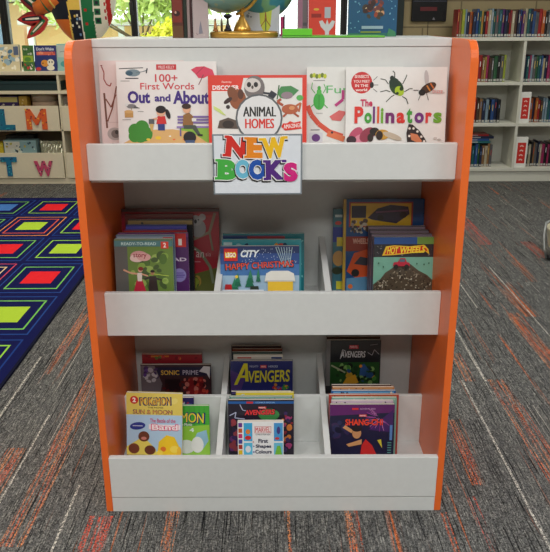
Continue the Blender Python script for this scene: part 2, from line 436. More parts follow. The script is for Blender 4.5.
def letter(ch, xa, ya, xb, yb, face, dots, label):
    a = px(xa, yb, CD-.0125); b = px(xb, ya, CD-.0125)
    V, Fs = text_geo(ch, .055, .04)
    xs_ = [v[0] for v in V]; ys_ = [v[1] for v in V]; mb = MB()
    vs = [mb.bm.verts.new((a.x+(v[0]-min(xs_))/(max(xs_)-min(xs_))*(b.x-a.x), CD-.0125-.006-v[2]*.14, a.z+(v[1]-min(ys_))/(max(ys_)-min(ys_))*(b.z-a.z))) for v in V]
    i = mb.mi(mat(face, .5))
    for f in Fs:
        try: mb.bm.faces.new([vs[k] for k in f]).material_index = i
        except ValueError: pass
    me_ = bpy.data.meshes.new('t'); bmesh.ops.recalc_face_normals(mb.bm, faces=mb.bm.faces[:]); mb.bm.to_mesh(me_)
    # painted dots / zigzags
    rg = random.Random(ord(ch)); d = mb
    from mathutils.bvhtree import BVHTree
    bv = BVHTree.FromPolygons([v.co for v in me_.vertices], [tuple(p.vertices) for p in me_.polygons])
    n = 0
    while n < 26:
        x = rg.uniform(a.x, b.x); z = rg.uniform(a.z, b.z)
        hit = bv.ray_cast(Vector((x, CD-.5, z)), Vector((0, 1, 0)))
        n += 1
        if hit[0] is None: continue
        rr = .006; c = rg.choice(dots)
        d.face([(x+rr*math.cos(t*PI/4), hit[0].y-.0004-.00002*n, z+rr*math.sin(t*PI/4)) for t in range(8)], mat(c, .5))
    bpy.data.meshes.remove(me_)
    tag(mb.build('decorative_letter', norm=False), label, 'letter')
letter('L', 1, 108, 14, 129, (22, 110, 140), [(20, 60, 110), (40, 150, 170)], 'blue letter L with teal dots on the upper cream bin front')
letter('M', 28, 108, 46.5, 128.5, (222, 96, 44), [(250, 190, 60), (190, 40, 50), (60, 50, 60)], 'orange letter M with red and yellow dots on the upper bin front')
letter('T', 3, 156, 17, 175, (24, 110, 150), [(20, 50, 90), (60, 170, 180)], 'dark blue letter T on the lower cream bin front')
letter('W', 36, 160, 53, 175, (196, 74, 110), [(50, 50, 60), (230, 150, 170), (90, 60, 80)], 'pink and black letter W on the lower cream bin front')

def box_thing(name, label, cat, x0, x1, yt, D, dep, z0, col, parts=None, bev=.003):
    """box whose front top edge is at image row yt, standing on z0"""
    a = px(x0, yt, D); b = px(x1, yt, D); top = a.z
    r = empty(name, ((a.x+b.x)/2, D, z0)); tag(r, label, cat); W2 = (b.x-a.x)/2
    MB().box(-W2, W2, 0, dep, 0, top-z0, mat(col, .4), bev).build('body', r)
    if parts: parts(r, W2, top-z0)
    return r
box_thing('storage_box', 'flat dark teal box on the open shelf of the cream cabinet', 'box', -18, 61, 80.5, 5.89, .22, .7385, (26, 50, 54),
          lambda r, w_, h: MB().box(-w_-.004, w_+.004, -.004, .224, h*.72, h+.002, mat((34, 62, 66), .4), .003).build('lid', r))
def bin_box(name, label, cat, x0, x1, yt, z0, col, arts, D=5.93):
    def pt(r, w_, h):
        A = Art(w_*2, h); arts(A); A.build(r, 'front_print')
    return box_thing(name, label, cat, x0, x1, yt, D, .1, z0, col, pt)
bin_box('game_box', 'purple and yellow game box in the upper bin behind the letter L', 'box', -12, 18, 95.5, .4405, (70, 50, 110),
        lambda A: A.rect(0, 0, 1, 1, (70, 50, 110)).rect(.02, .82, .98, .98, (214, 200, 120)).blobs(1, 14, (.05, .5, .95, .8), [(230, 220, 200), (60, 40, 90), (200, 120, 60)], .02, .05))
bin_box('toy_packet', 'small yellow packet between the purple box and the round tin', 'packet', 19, 27, 95.5, .4405, (206, 166, 70),
        lambda A: A.rect(0, 0, 1, 1, (206, 166, 70)).blobs(2, 10, (.05, .4, .95, .95), [(150, 90, 40), (240, 220, 160)], .05, .15))
def tin(label, x0, x1, yt, z0, D, col, top):
    a = px(x0, yt, D); b = px(x1, yt, D); r = empty('round_tin', ((a.x+b.x)/2, D+.0, z0)); tag(r, label, 'tin'); R_ = (b.x-a.x)/2; h = a.z-z0
    r.location.y = D+.1
    MB().lathe([(R_*.97, 0), (R_*.97, h*.8)], mat(col, .4), 40, sy=.09/R_).build('body', r)
    MB().lathe([(R_, h*.78), (R_, h*.97), (R_*.96, h), (R_*.2, h)], mat(top, .3), 40, sy=.095/R_).build('lid', r)
tin('round pinkish cream tin in the upper bin above the letter M', 28, 54, 93.5, .4405, 5.92, (214, 186, 160), (190, 172, 150))
bin_box('craft_box', 'grey and white craft box in the upper bin right of the round tin', 'box', 63, 73, 95, .4405, (150, 140, 128),
        lambda A: A.rect(0, 0, 1, 1, (150, 140, 128)).blobs(3, 12, (.05, .5, .95, .95), [(60, 60, 66), (220, 220, 210)], .04, .1), 5.94)
bin_box('game_box', 'small yellow box at the left end of the lower bin', 'box', -8, 3, 142, .0465, (224, 196, 50), lambda A: A.rect(.1, .9, .9, .95, (240, 225, 120)))
bin_box('puzzle_box', 'pale blue and white picture box in the lower bin behind the letter T', 'box', 3.5, 36, 139.5, .0465, (150, 186, 190),
        lambda A: A.rect(.02, .55, .5, .97, (226, 228, 214)).blobs(5, 26, (.03, .5, .98, .97), [(60, 110, 130), (230, 236, 226), (200, 190, 90), (40, 60, 70)], .015, .05))
box_thing('black_case', 'black case lying behind the pale blue picture box in the lower bin', 'case', 6, 34, 134.5, 6.045, .1, .0465, (28, 30, 32),
          lambda r, w_, h: MB().box(-w_*.3, w_*.3, .03, .06, h, h+.012, DARK, .004).build('handle', r))
def foil():
    a = px(39, 146, 5.93); b = px(65, 146, 5.93)
    bm = MB(); rg = random.Random(3); n = 22; m = 12; sl = mat((198, 196, 170), .25, .35); g = []
    for j in range(m+1):
        row = []
        for i in range(n+1):
            u, v = i/n, j/m
            x = a.x+(b.x-a.x)*u; z = .0465 + v*(px(50, 141, 5.93).z-.0465)
            e = math.sin(PI*min(1, max(0, v)))**.6*math.sin(PI*u)**.4
            row.append((x, 5.98-.045*e+rg.uniform(-.004, .004), z+rg.uniform(-.003, .003)*(0 < j)))
        g.append(row)
    for j in range(m):
        for i in range(n): bm.face([g[j][i], g[j][i+1], g[j+1][i+1], g[j+1][i]], sl)
    gb = [[(x, 11.96-y+.0, z) for x, y, z in row] for row in g]
    for j in range(m):
        for i in range(n): bm.face([gb[j][i], gb[j+1][i], gb[j+1][i+1], gb[j][i+1]], sl)
    bmesh.ops.remove_doubles(bm.bm, verts=bm.bm.verts[:], dist=.0002)
    o = bm.build('foil_bag'); tag(o, 'crumpled silvery foil bag with red print in the lower bin above the letter W', 'bag')
    A = Art(b.x-a.x, .12); A.rect(.1, .3, .7, .9, (206, 196, 160)).blobs(9, 14, (.1, .3, .7, .9), [(196, 60, 50), (210, 180, 80)], .015, .05)
    p = A.build(o, 'bag_print'); p.location = ((a.x+b.x)/2, 5.927, .12)
foil()

# ------------------------------------------------------------ picture books on the cream cabinet
def std(name, label, x0, x1, yt, D, z0, t, col, art, cat='book', lean=R(6), **k):
    return book(name, label, cat, D, z0, lean, x0, x1, yt, t, col, art=art, soft=False, **k)
ZC = .8856
std('picture_book', 'cream and pale blue swirled picture book at the left end of the cream cabinet top', -4, 20.5, 43.5, 5.93, ZC, .012, (226, 214, 178),
    lambda A: A.blobs(21, 40, (.03, .03, .97, .97), [(90, 130, 160), (250, 244, 226), (214, 190, 130), (160, 190, 205)], .03, .12).rect(.72, .6, .92, .92, (96, 110, 140)).rect(.95, .02, .99, .98, (120, 130, 130)))
std('picture_book', 'green forest picture book standing between the swirled and the blue book', 22.5, 33.5, 44.5, 5.94, ZC, .012, (70, 116, 60),
    lambda A: A.rect(.05, .35, .95, .6, (150, 178, 60)).ell(.45, .45, .3, .2, (84, 140, 60)).blobs(22, 16, (.05, .03, .95, .3), [(190, 60, 60), (230, 220, 210), (40, 80, 50)], .05, .12).blobs(23, 8, (.05, .6, .95, .95), [(36, 72, 44), (190, 200, 180)], .04, .12))
def dont(A):
    A.text("Don't Wake", .1, .8, .9, .92, (236, 236, 240), .02).rect(.1, .62, .95, .75, (226, 110, 90)).blobs(24, 10, (.1, .6, .95, .77), [(240, 150, 120), (190, 70, 70)], .03, .06)
    A.ell(.45, .3, .17, .15, (224, 150, 60)).ell(.72, .33, .16, .15, (238, 232, 214)).ell(.7, .12, .18, .12, (236, 230, 210)).ell(.66, .35, .03, .04, (30, 30, 40)).ell(.78, .35, .03, .04, (30, 30, 40))
    A.ell(.15, .08, .12, .08, (200, 60, 60)).ell(.36, .3, .03, .03, (30, 30, 40))
std('picture_book', 'navy picture book with pink lettering and two round animals on the cream cabinet', 34.5, 56.5, 44.5, 5.93, ZC, .012, (44, 56, 120), dont)
std('picture_book', 'pale teal picture book nearest the orange panel on the cream cabinet', 57, 72, 43, 5.945, ZC, .012, (150, 196, 192),
    lambda A: A.rect(.05, .5, .95, .95, (196, 206, 200)).ell(.5, .25, .3, .2, (80, 160, 160)).line([(.2, .7), (.8, .75)], .03, (110, 120, 120)))

# painted papier-mache fish on a stand, behind on the cabinet
def fish():
    D = 6.0
    c = px(82, -14, D); r = empty('painted_fish', (c.x, D, ZC)); tag(r, 'large painted fish sculpture with striped body and spiky tail by the window', 'sculpture')
    cz = c.z-ZC
    DK = (24, 30, 44); GRN = (22, 110, 66); RD = (186, 40, 38); WH = (232, 226, 210); YL = (232, 196, 90); OR = (214, 110, 44)
    # body: an ellipsoid whose surface is painted in vertical bands
    bm = MB(); nu, nv = 144, 84; rx, ry, rz = .27, .10, .42
    def pnt(i, j):
        u = 2*PI*i/nu; v = PI*j/nv
        return (rx*math.sin(v)*math.cos(u), ry*math.sin(v)*math.sin(u), cz + rz*math.cos(v))
    def colr(x, z):
        s = (x/rx)
        zz = z-cz
        if s < -.35: return DK if zz > -.24 else OR
        if s < -.30: return YL
        if s < .0: return (YL if (zz > -.17) else DK)
        if s < .04: return WH
        if s < .36: return GRN
        if s < .72: return WH
        if s < .84: return RD
        return WH
    for i in range(nu):
        for j in range(nv):
            q = [pnt(i, j), pnt(i, j+1), pnt(i+1, j+1), pnt(i+1, j)]
            if j == 0: q = [q[0], q[1], q[2]]
            elif j == nv-1: q = [q[0], q[1], q[3]]
            cx = sum(p[0] for p in q)/len(q); czz = sum(p[2] for p in q)/len(q)
            bm.face(q, mat(colr(cx, czz), .35)).smooth = True
    bmesh.ops.remove_doubles(bm.bm, verts=bm.bm.verts[:], dist=.0001)
    b = None
    def surf_y(x, zz):
        k = 1-(x/rx)**2-(zz/rz)**2
        return -ry*math.sqrt(max(0, k))-.0008
    d = bm
    def patch(x0, x1, z0, z1, c_, off=0):
        N = 4
        for a in range(N):
            for b_ in range(N):
                X0, X1 = x0+(x1-x0)*a/N, x0+(x1-x0)*(a+1)/N; Z0, Z1 = z0+(z1-z0)*b_/N, z0+(z1-z0)*(b_+1)/N
                d.face([(x, surf_y(x, z)-off, cz+z) for x, z in ((X0, Z0), (X1, Z0), (X1, Z1), (X0, Z1))], mat(c_, .35))
    for k in range(6):
        z = -.27+k*.065
        patch(.105, .15, z, z+.045, GRN); patch(.116, .139, z+.011, z+.034, DK, .0005)
    for k in range(9): patch(.178, .19, -.24+k*.05, -.215+k*.05, RD)
    rg = random.Random(5)
    for k in range(9):
        x = rg.uniform(-.08, -.01); z = rg.uniform(-.37, -.2)
        if (x/rx)**2+(z/rz)**2 < .9: patch(x, x+.014, z, z+.018, rg.choice([WH, YL, (120, 160, 200)]))
    for k in range(4): patch(.03, .05, -.28+k*.1, -.26+k*.1, RD)
    bm.build('body', r, norm=False)
    # tail joint and fins
    j = MB(); j.tube([(-.20, 0, cz-.06), (-.27, 0, cz-.11), (-.33, 0, cz-.15), (-.37, 0, cz-.16)], [.105, .08, .055, .05], mat(OR, .4), 20)
    for k, (x, z, c_) in enumerate([(-.235, -.085, YL), (-.285, -.12, GRN), (-.335, -.15, RD)]):
        j.tube([(x-.006, 0, cz+z-.003), (x+.006, 0, cz+z+.003)], [.096-.022*k]*2, mat(c_, .4), 20)
    j.build('tail_stem', r)
    def fin(tip, root, wd, cols):
        """pointed leaf-shaped fin from root to tip with lengthwise painted stripes"""
        a = px(*root, D); b = px(*tip, D); ax, az, bx_, bz = a.x-c.x, a.z-ZC, b.x-c.x, b.z-ZC
        L_ = math.hypot(bx_-ax, bz-az); ux, uz = (bx_-ax)/L_, (bz-az)/L_; nx, nz = -uz, ux
        prof = [(0, .35), (.15, .7), (.35, 1), (.55, .95), (.75, .62), (.9, .26), (1, 0)]
        top_ = [(ax+ux*L_*t+nx*wd*w_, az+uz*L_*t+nz*wd*w_) for t, w_ in prof]; bot = [(ax+ux*L_*t-nx*wd*w_, az+uz*L_*t-nz*wd*w_) for t, w_ in prof[:-1]]
        m = MB(); m.prism(top_+bot[::-1], 'y', -.014, .014, mat(cols[0], .4), .003)
        y = -.0146
        for t0, t1, o0, o1, cc in ((.04, .92, -.55, .55, cols[1]), (.10, .80, -.34, .34, cols[2]), (.2, .68, -.13, .13, cols[3])):
            N = 8; up = []; dn = []
            for k in range(N+1):
                t = t0+(t1-t0)*k/N; w_ = wd*math.sin(PI*min(.98, t*.82+.16))
                up.append((ax+ux*L_*t+nx*w_*o1, y, az+uz*L_*t+nz*w_*o1)); dn.append((ax+ux*L_*t+nx*w_*o0, y, az+uz*L_*t+nz*w_*o0))
            m.face(up+dn[::-1], mat(cc, .4)); y -= .0004
        m.build('tail_fin', r)
    fin((14, -14), (47, 12), .062, [(120, 34, 34), DK, (18, 84, 54), WH])
    fin((18, 19), (46, 17), .055, [(130, 32, 32), RD, DK, WH])
    fin((28, 38), (48, 17), .045, [RD, (180, 60, 40), GRN, WH])
    fin((70, -6), (46, 12), .03, [DK, GRN, DK, RD])
    MB().tube([(0, 0, .012), (0, 0, cz-rz+.02)], .014, mat((70, 50, 36), .5), 12).box(-.09, .09, -.07, .07, 0, .014, mat((70, 50, 36), .5), .004).build('stand', r)
fish()

# ------------------------------------------------------------ white bookcase, right background
BD = 5.87
def white_bookcase():
    r = empty('bookcase', (1.94, BD, 0)); tag(r, 'long low white bookcase full of books along the block wall', 'bookcase')
    def bx(n, x0, x1, y0, y1, z0, z1, bev=.002): return MB().box(x0-1.94, x1-1.94, y0, y1, z0, z1, BCW, bev).build(n, r)
    xa, xb = 1.03, 2.86
    bx('top', xa, xb, 0, .32, 1.10, 1.126); bx('back_panel', xa, xb, .305, .32, 0, 1.10)
    bx('plinth', xa, xb, .02, .3, 0, .085)
    for x in (xa, 1.928, xb-.02): bx('upright', x, x+.022, .004, .304, .085, 1.10)
    for a, b in ((xa+.022, 1.928), (1.95, xb-.02)):
        for z0, z1 in ((.087, .114), (.448, .472), (.768, .79)): bx('shelf', a, b, .003, .304, z0, z1)
white_bookcase()
ordn = ['first', 'second', 'third', 'fourth', 'fifth', 'sixth', 'seventh', 'eighth', 'ninth', 'tenth', 'eleventh', 'twelfth', 'thirteenth', 'fourteenth', 'fifteenth', 'sixteenth',
        'seventeenth', 'eighteenth', 'nineteenth', 'twentieth', 'twenty-first', 'twenty-second', 'twenty-third', 'twenty-fourth', 'twenty-fifth', 'twenty-sixth', 'twenty-seventh', 'twenty-eighth',
        'twenty-ninth', 'thirtieth', 'thirty-first', 'thirty-second', 'thirty-third', 'thirty-fourth', 'thirty-fifth', 'thirty-sixth', 'thirty-seventh', 'thirty-eighth', 'thirty-ninth', 'fortieth',
        'forty-first', 'forty-second', 'forty-third', 'forty-fourth', 'forty-fifth']
SPC = {'navy': (28, 42, 78), 'black': (26, 26, 30), 'red': (176, 36, 40), 'teal': (30, 100, 104), 'cream': (206, 196, 166), 'tan': (166, 124, 80), 'blue': (40, 84, 150), 'green': (44, 104, 66),
       'pale blue': (148, 176, 194), 'purple': (100, 52, 120), 'magenta': (178, 44, 100), 'grey': (104, 106, 108), 'orange': (206, 106, 44), 'lime': (178, 196, 60), 'brown': (84, 58, 44), 'yellow': (204, 172, 70)}
def spine_book(x, t, D, z, h, cn, label, group, lean=0, seed=0, dep=.15):
    rg = random.Random(seed); m = MB(); c = P(tuple(int(v*.8) for v in SPC[cn]))
    m.prism([(0, 0), (0, dep), (t, dep), (t, 0), (t*.8, -.0022), (t*.5, -.003), (t*.2, -.0022)], 'z', 0, h, c)
    tl = P(rg.choice([(226, 222, 206), (210, 180, 90), (190, 60, 60), (230, 230, 230), (60, 60, 70), (120, 150, 190)]))
    a = rg.uniform(.5, .65); b = rg.uniform(.75, .9)
    m.box(t*.4, t*.6, -.0037, -.002, h*a, h*b, tl)
    m.box(t*.12, t*.88, -.0036, -.0012, h*.03, h*.115, P((176, 176, 170)))
    o = m.build('library_book'); o.location = (x, D, z); o.rotation_euler = (0, lean, 0)
    tag(o, label, 'book', group); return o
def row(seq, x, xe, z, D, h0, seed, where, group, maxw=.026):
    rg = random.Random(seed); k = 0
    while k < 44:
        t = rg.uniform(.013, maxw); 
        if x+t > xe: break
        cn = seq[k % len(seq)] if k < len(seq) else rg.choice(list(SPC))
        h = h0*rg.uniform(.88, 1.02)
        spine_book(x, t, D+rg.uniform(-.006, .012), z, h, cn, '%s book, %s from the left, %s' % (cn, ordn[k], where), group, 0, seed*100+k)
        x += t+.0012; k += 1
row(['red', 'tan', 'lime', 'pale blue', 'navy', 'orange', 'navy', 'blue', 'teal', 'yellow', 'black', 'red', 'cream', 'pale blue', 'teal', 'grey', 'teal', 'purple', 'navy', 'black', 'red', 'cream', 'brown', 'navy', 'blue', 'purple', 'cream', 'teal', 'navy', 'blue', 'grey', 'red', 'orange', 'black', 'grey', 'pale blue', 'green', 'lime'],
    1.415, 2.34, 1.1265, 5.93, .205, 1, 'white bookcase top', 'books on the bookcase top')
X5 = 1.50
row(['brown', 'yellow', 'blue', 'black', 'cream', 'red', 'tan', 'yellow', 'magenta', 'brown', 'grey', 'green', 'black', 'grey', 'lime'], X5, 1.83, .7905, 5.93, .2, 2, 'upper shelf, left bay', 'books in the upper left bay')
row(['navy', 'teal', 'magenta', 'pale blue', 'grey', 'green', 'teal', 'blue', 'cream', 'navy', 'magenta', 'green', 'pale blue', 'navy', 'purple'], 1.965, 2.34, .7905, 5.93, .2, 3, 'upper shelf, right bay', 'books in the upper right bay')
row(['teal', 'navy', 'green', 'red', 'pale blue', 'red', 'brown', 'tan', 'navy', 'pale blue', 'black', 'blue', 'navy', 'black', 'lime'], X5, 1.83, .4725, 5.93, .19, 4, 'middle shelf, left bay', 'books in the middle left bay')
row(['brown', 'orange', 'navy', 'orange', 'red', 'brown', 'pale blue', 'pale blue', 'teal', 'blue', 'black', 'grey', 'tan'], 2.03, 2.36, .4725, 5.95, .19, 5, 'middle shelf, right bay', 'books in the middle right bay')
row(['green', 'yellow', 'blue', 'yellow', 'pale blue', 'navy', 'teal', 'blue', 'green', 'navy', 'tan', 'cream', 'tan', 'grey'], X5-.02, 1.80, .1145, 5.93, .185, 6, 'bottom shelf, left bay', 'books in the bottom left bay')
row(['red', 'brown', 'black', 'cream', 'black', 'tan', 'grey', 'navy', 'cream', 'magenta', 'black', 'magenta', 'black', 'yellow', 'teal'], 2.03, 2.36, .1145, 5.95, .2, 7, 'bottom shelf, right bay', 'books in the bottom right bay')
zz = .1145+.185*1.02+.002
for k, (cn, wd, t) in enumerate([('teal', .26, .018), ('blue', .24, .016), ('navy', .27, .02), ('red', .22, .014)]):
    m = MB(); m.box(0, wd, 0, .15, 0, t, P(SPC[cn]), .001, 1); m.box(.02, wd*.6, -.0006, .001, t*.3, t*.7, P((190, 190, 190)))
    o = m.build('library_book'); o.location = (1.50+.008*k, 5.94+.004*k, zz); zz += t+.0006
    tag(o, '%s book lying flat, %s from the bottom of its pile in the bookcase' % (cn, ordn[k]), 'book', 'books lying flat')
for nm, (x0, y0, x1, y1), z0, lab in (('upper', (517.5, 93, 528, 122), .4725, 'white stand with red label on the middle shelf beside the white divider'),
                                      ('lower', (510.5, 138, 522.5, 168), .1145, 'white stand with red label on the bottom shelf beside the white divider')):
    D = 5.89; a = px(x0, y0, D); b = px(x1, y0, D); h = a.z-z0; wd = b.x-a.x
    r = empty('shelf_sign', (max(a.x, 1.952)+wd/2, D, z0)); tag(r, lab, 'sign')
    MB().box(-wd/2, wd/2, 0, .02, 0, h, mat((236, 236, 230), .4), .002).box(-wd/2, wd/2, 0, .1, 0, .003, mat((236, 236, 230), .4)).build('holder', r)
    A = Art(wd, h); A.rect(.16, .14, .86, .82, (206, 48, 42))
    for k in range(4): A.text('FICT'[k] if nm == 'upper' else 'READ'[k], .38, .2+.15*k, .64, .29+.15*k, (240, 200, 190), .02) if False else A.line([(.36, .24+.15*k), (.5, .28+.15*k), (.66, .24+.15*k)], .1, (238, 196, 186))
    A.build(r, 'red_label')
# black notice on the wall
def notice():
    a = px(412, 22, WY-.025); b = px(447, 22, WY-.025); wd = b.x-a.x; h = .42
    r = empty('wall_screen', ((a.x+b.x)/2, WY-.025, a.z)); tag(r, 'black rectangular panel with dim red lettering hanging on the block wall', 'panel')
    MB().box(-wd/2, wd/2, 0, .024, 0, h, mat((16, 16, 20), .25), .003).build('panel', r)
    A = Art(wd, h); A.rect(.03, .36, .97, .365, (90, 96, 120)).rect(.24, .19, .72, .26, (92, 22, 28)).rect(.08, .38, .95, .95, (30, 36, 52)).poly([(.6, .03), (.68, .03), (.64, .08)], (120, 120, 126))
    A.build(r, 'screen_print')
    MB().tube([(0, .018, 0), (.002, .018, -.115)], .002, mat((60, 56, 48), .6), 6).build('cable', r)
notice()

# ------------------------------------------------------------ cream tub on frame, right edge
def tub():
    r = empty('wheeled_tub', (1.66, 3.86, 0)); tag(r, 'cream tub in a bent grey metal tube frame at the right edge of the carpet', 'tub')
    MB().lathe([(.11, .03), (.135, .06), (.15, .16), (.155, .165), (.14, .165), (.12, .07), (.01, .065)], mat((226, 220, 190), .4), 36).build('tub', r)
    fr = mat((150, 152, 150), .3, .8)
    for s in (-1, 1):
        MB().tube([(s*.165, -.06, .012), (s*.178, -.04, .06), (s*.172, 0, .13), (s*.155, .03, .19), (s*.10, .04, .215)], .007, fr, 10).build('frame_tube', r)
    MB().tube([(-.10, .04, .215), (0, .045, .222), (.10, .04, .215)], .007, fr, 10).build('frame_bar', r)
    for s in (-1, 1):
        m = MB(); m.prism([(-.06+.016*math.cos(k*PI/8), .016+.016*math.sin(k*PI/8)) for k in range(16)], 'x', s*.150-.010, s*.150+.010, DARK); m.build('caster', r)
    MB().tube([(-.15, -.06, .016), (.15, -.06, .016)], .005, fr, 8).build('axle', r)
tub()

# ------------------------------------------------------------ the display bookcase
UX = -.006; UW = .45; DF = 1.640; DB = 2.12
def display():
    r = empty('display_bookcase', (UX, DF, 0)); tag(r, 'white three-tier display bookcase with rounded orange side panels on the carpet', 'bookcase')
    IN = UW-.018
    def bx(n, x0, x1, d0, d1, z0, z1, bev=.0012, m=WHITE): return MB().box(x0, x1, d0-DF, d1-DF, z0, z1, m, bev).build(n, r)
    rad = .045; top = 1.2065
    prof = [(DB-DF, 0), (DB-DF, top)]
    for k in range(9):
        a = PI/2*k/8; prof.append((rad-rad*math.sin(a), top-rad+rad*math.cos(a)))
    prof.append((0, 0))
    for s in (-1, 1):
        x0, x1 = (-UW, -IN) if s < 0 else (IN, UW)
        o = MB().prism(prof, 'x', x0, x1, ORANGE, .0015).build('side_panel', r); o['label'] = 'orange side panel with rounded top corner'
    bx('top_board', -IN, IN, 1.8265, DB, 1.188, 1.2075)
    bx('display_back', -IN, IN, 1.829, 1.845, .9, 1.1875)
    bx('back_panel', -IN, IN, 1.8455, 1.860, 1.15, 1.1878)
    # top tray
    bx('tray_shelf', -IN, IN, 1.708, DB-.03, .884, .90)
    bx('front_board', -IN, IN, 1.692, 1.708, .892, .978, .0016)
    # middle tray
    bx('tray_shelf', -IN, IN, 1.756, 2.07, .471, .489)
    bx('front_board', -IN, IN, 1.740, 1.756, .471, .590, .0016)
    # bottom tray
    bx('tray_shelf', -IN, IN, 1.652, 2.07, .05, .068)
    bx('front_board', -IN, IN, 1.636, 1.652, .046, .168, .0016)
    bx('plinth', -IN, IN, 1.638, 1.652, .0, .0445)
    bx('riser', -IN, IN, 1.872, 1.884, .068, .221)
    bx('back_panel', -IN, IN, 2.07, 2.085, .0, .884)
    for s in (-1, 1):
        x = s*.144
        MB().prism([(1.756-DF, .489), (2.07-DF, .489), (2.07-DF, .645), (1.756-DF, .588)], 'x', x-.0085, x+.0085, WHITE, .0012).build('divider', r)
        MB().prism([(1.652-DF, .068), (1.872-DF, .068), (1.872-DF, .2205), (1.652-DF, .165)], 'x', x-.0085, x+.0085, WHITE, .0012).build('divider', r)
        MB().prism([(1.884-DF, .068), (2.07-DF, .068), (2.07-DF, .262), (1.884-DF, .2205)], 'x', x-.0085, x+.0085, WHITE, .0012).build('divider', r)
display()

# ------------------------------------------------------------ sign hanging on the top front board
def sign():
    D = 1.683; a = px(212.3, 134, D); b = px(303, 134, D); z0 = px(212, 194.5, D).z; wd = b.x-a.x; h = a.z-z0
    r = empty('sign_holder', ((a.x+b.x)/2, D, z0)); tag(r, 'clear framed sign reading NEW BOOKS hooked over the top front board', 'sign')
    MB().box(-wd/2, wd/2, 0, .003, 0, h, mat((128, 138, 146), .15, 0, .5), .0006, 1).box(-.03, .03, .003, .030, .982-z0, .984-z0, mat((128, 138, 146), .15, 0, .5)).box(-.03, .03, .0275, .0295, .95-z0, .984-z0, mat((128, 138, 146), .15, 0, .5)).build('holder', r)
    A = Art(wd, h); A.rect(.018, .026, .982, .974, (226, 232, 240))
    K = (22, 22, 26)
    L_ = [('N', .15, .62, .38, .96, (214, 44, 36), -.12), ('E', .38, .61, .56, .95, (238, 140, 30), -.02), ('W', .55, .61, .82, .95, (246, 196, 30), .08),
          ('B', .05, .25, .27, .59, (70, 178, 70), -.05), ('O', .25, .27, .42, .59, (110, 190, 220), 0), ('O', .40, .25, .60, .59, (26, 84, 176), 0),
          ('K', .59, .25, .80, .58, (84, 40, 130), .02), ('S', .79, .22, .95, .54, (214, 34, 130), .04)]
    for i, (ch, a_, b_, c_, d_, col, rt) in enumerate(L_):
        ww = (c_-a_)*.05
        cor = {'N': ((a_, b_), (c_, d_), (a_, d_)), 'E': ((a_, b_), (a_, d_)), 'W': ((a_, d_), (c_, d_)), 'B': ((a_, b_), (a_, d_)), 'K': ((a_, b_), (a_, d_), (c_, b_), (c_, d_))}.get(ch, ())
        def serifs(g, sx_, sy_, cc):
            for (u, v) in cor:
                cx, cy = (a_+c_)/2, (b_+d_)/2; dx, dy = (u-cx)*wd, (v-cy)*h
                X = cx+(dx*math.cos(rt)-dy*math.sin(rt))/wd+sx_; Y = cy+(dx*math.sin(rt)+dy*math.cos(rt))/h+sy_+(-.02 if v > cy else .02)
                A.rect(X-.026-g, Y-.022-g*1.4, X+.026+g, Y+.022+g*1.4, cc)
        A.text(ch, a_-ww*.6-.010, b_-.035, c_+ww*.6-.010, d_-.0, K, .10, rt); serifs(.012, -.010, -.018, K)
        A.text(ch, a_-ww*.5, b_-.014, c_+ww*.5, d_+.014, (246, 246, 246), .10, rt); serifs(.009, 0, 0, (246, 246, 246))
        A.text(ch, a_, b_, c_, d_, col, .07, rt); serifs(0, 0, 0, col)
    A.build(r, 'sign_print')
sign()

# ------------------------------------------------------------ display books: top tray
ZT = .9005; LT = R(9)
WH = (232, 228, 226)
def artA(A):
    A.rect(0, 0, 1, 1, (226, 210, 208)); W0 = A.w; A.w = W0*.25; A.dx = -(W0-A.w)/2
    A.line([(.14, .93), (.24, .86), (.22, .78), (.34, .72), (.5, .70), (.56, .74)], .05, (150, 56, 52)).ell(.13, .94, .05, .03, (120, 40, 40))
    A.line([(.2, .62), (.26, .2)], .09, (110, 74, 62)).line([(.26, .55), (.5, .45), (.75, .6)], .06, (126, 70, 54)).line([(.3, .28), (.56, .44), (.8, .7)], .06, (120, 66, 52)).line([(.2, .27), (.95, .27)], .008, (150, 130, 128))
    A.ell(.62, .13, .36, .30, (176, 170, 168)).ell(.66, .13, .22, .2, (120, 112, 110)).ell(.72, .15, .1, .1, (66, 60, 60))
book('picture_book', 'pale pink picture book with a red snake, half hidden at top left', 'book', 1.788, ZT, R(7), 99, 184, 60, .008, (226, 210, 208), art=artA)
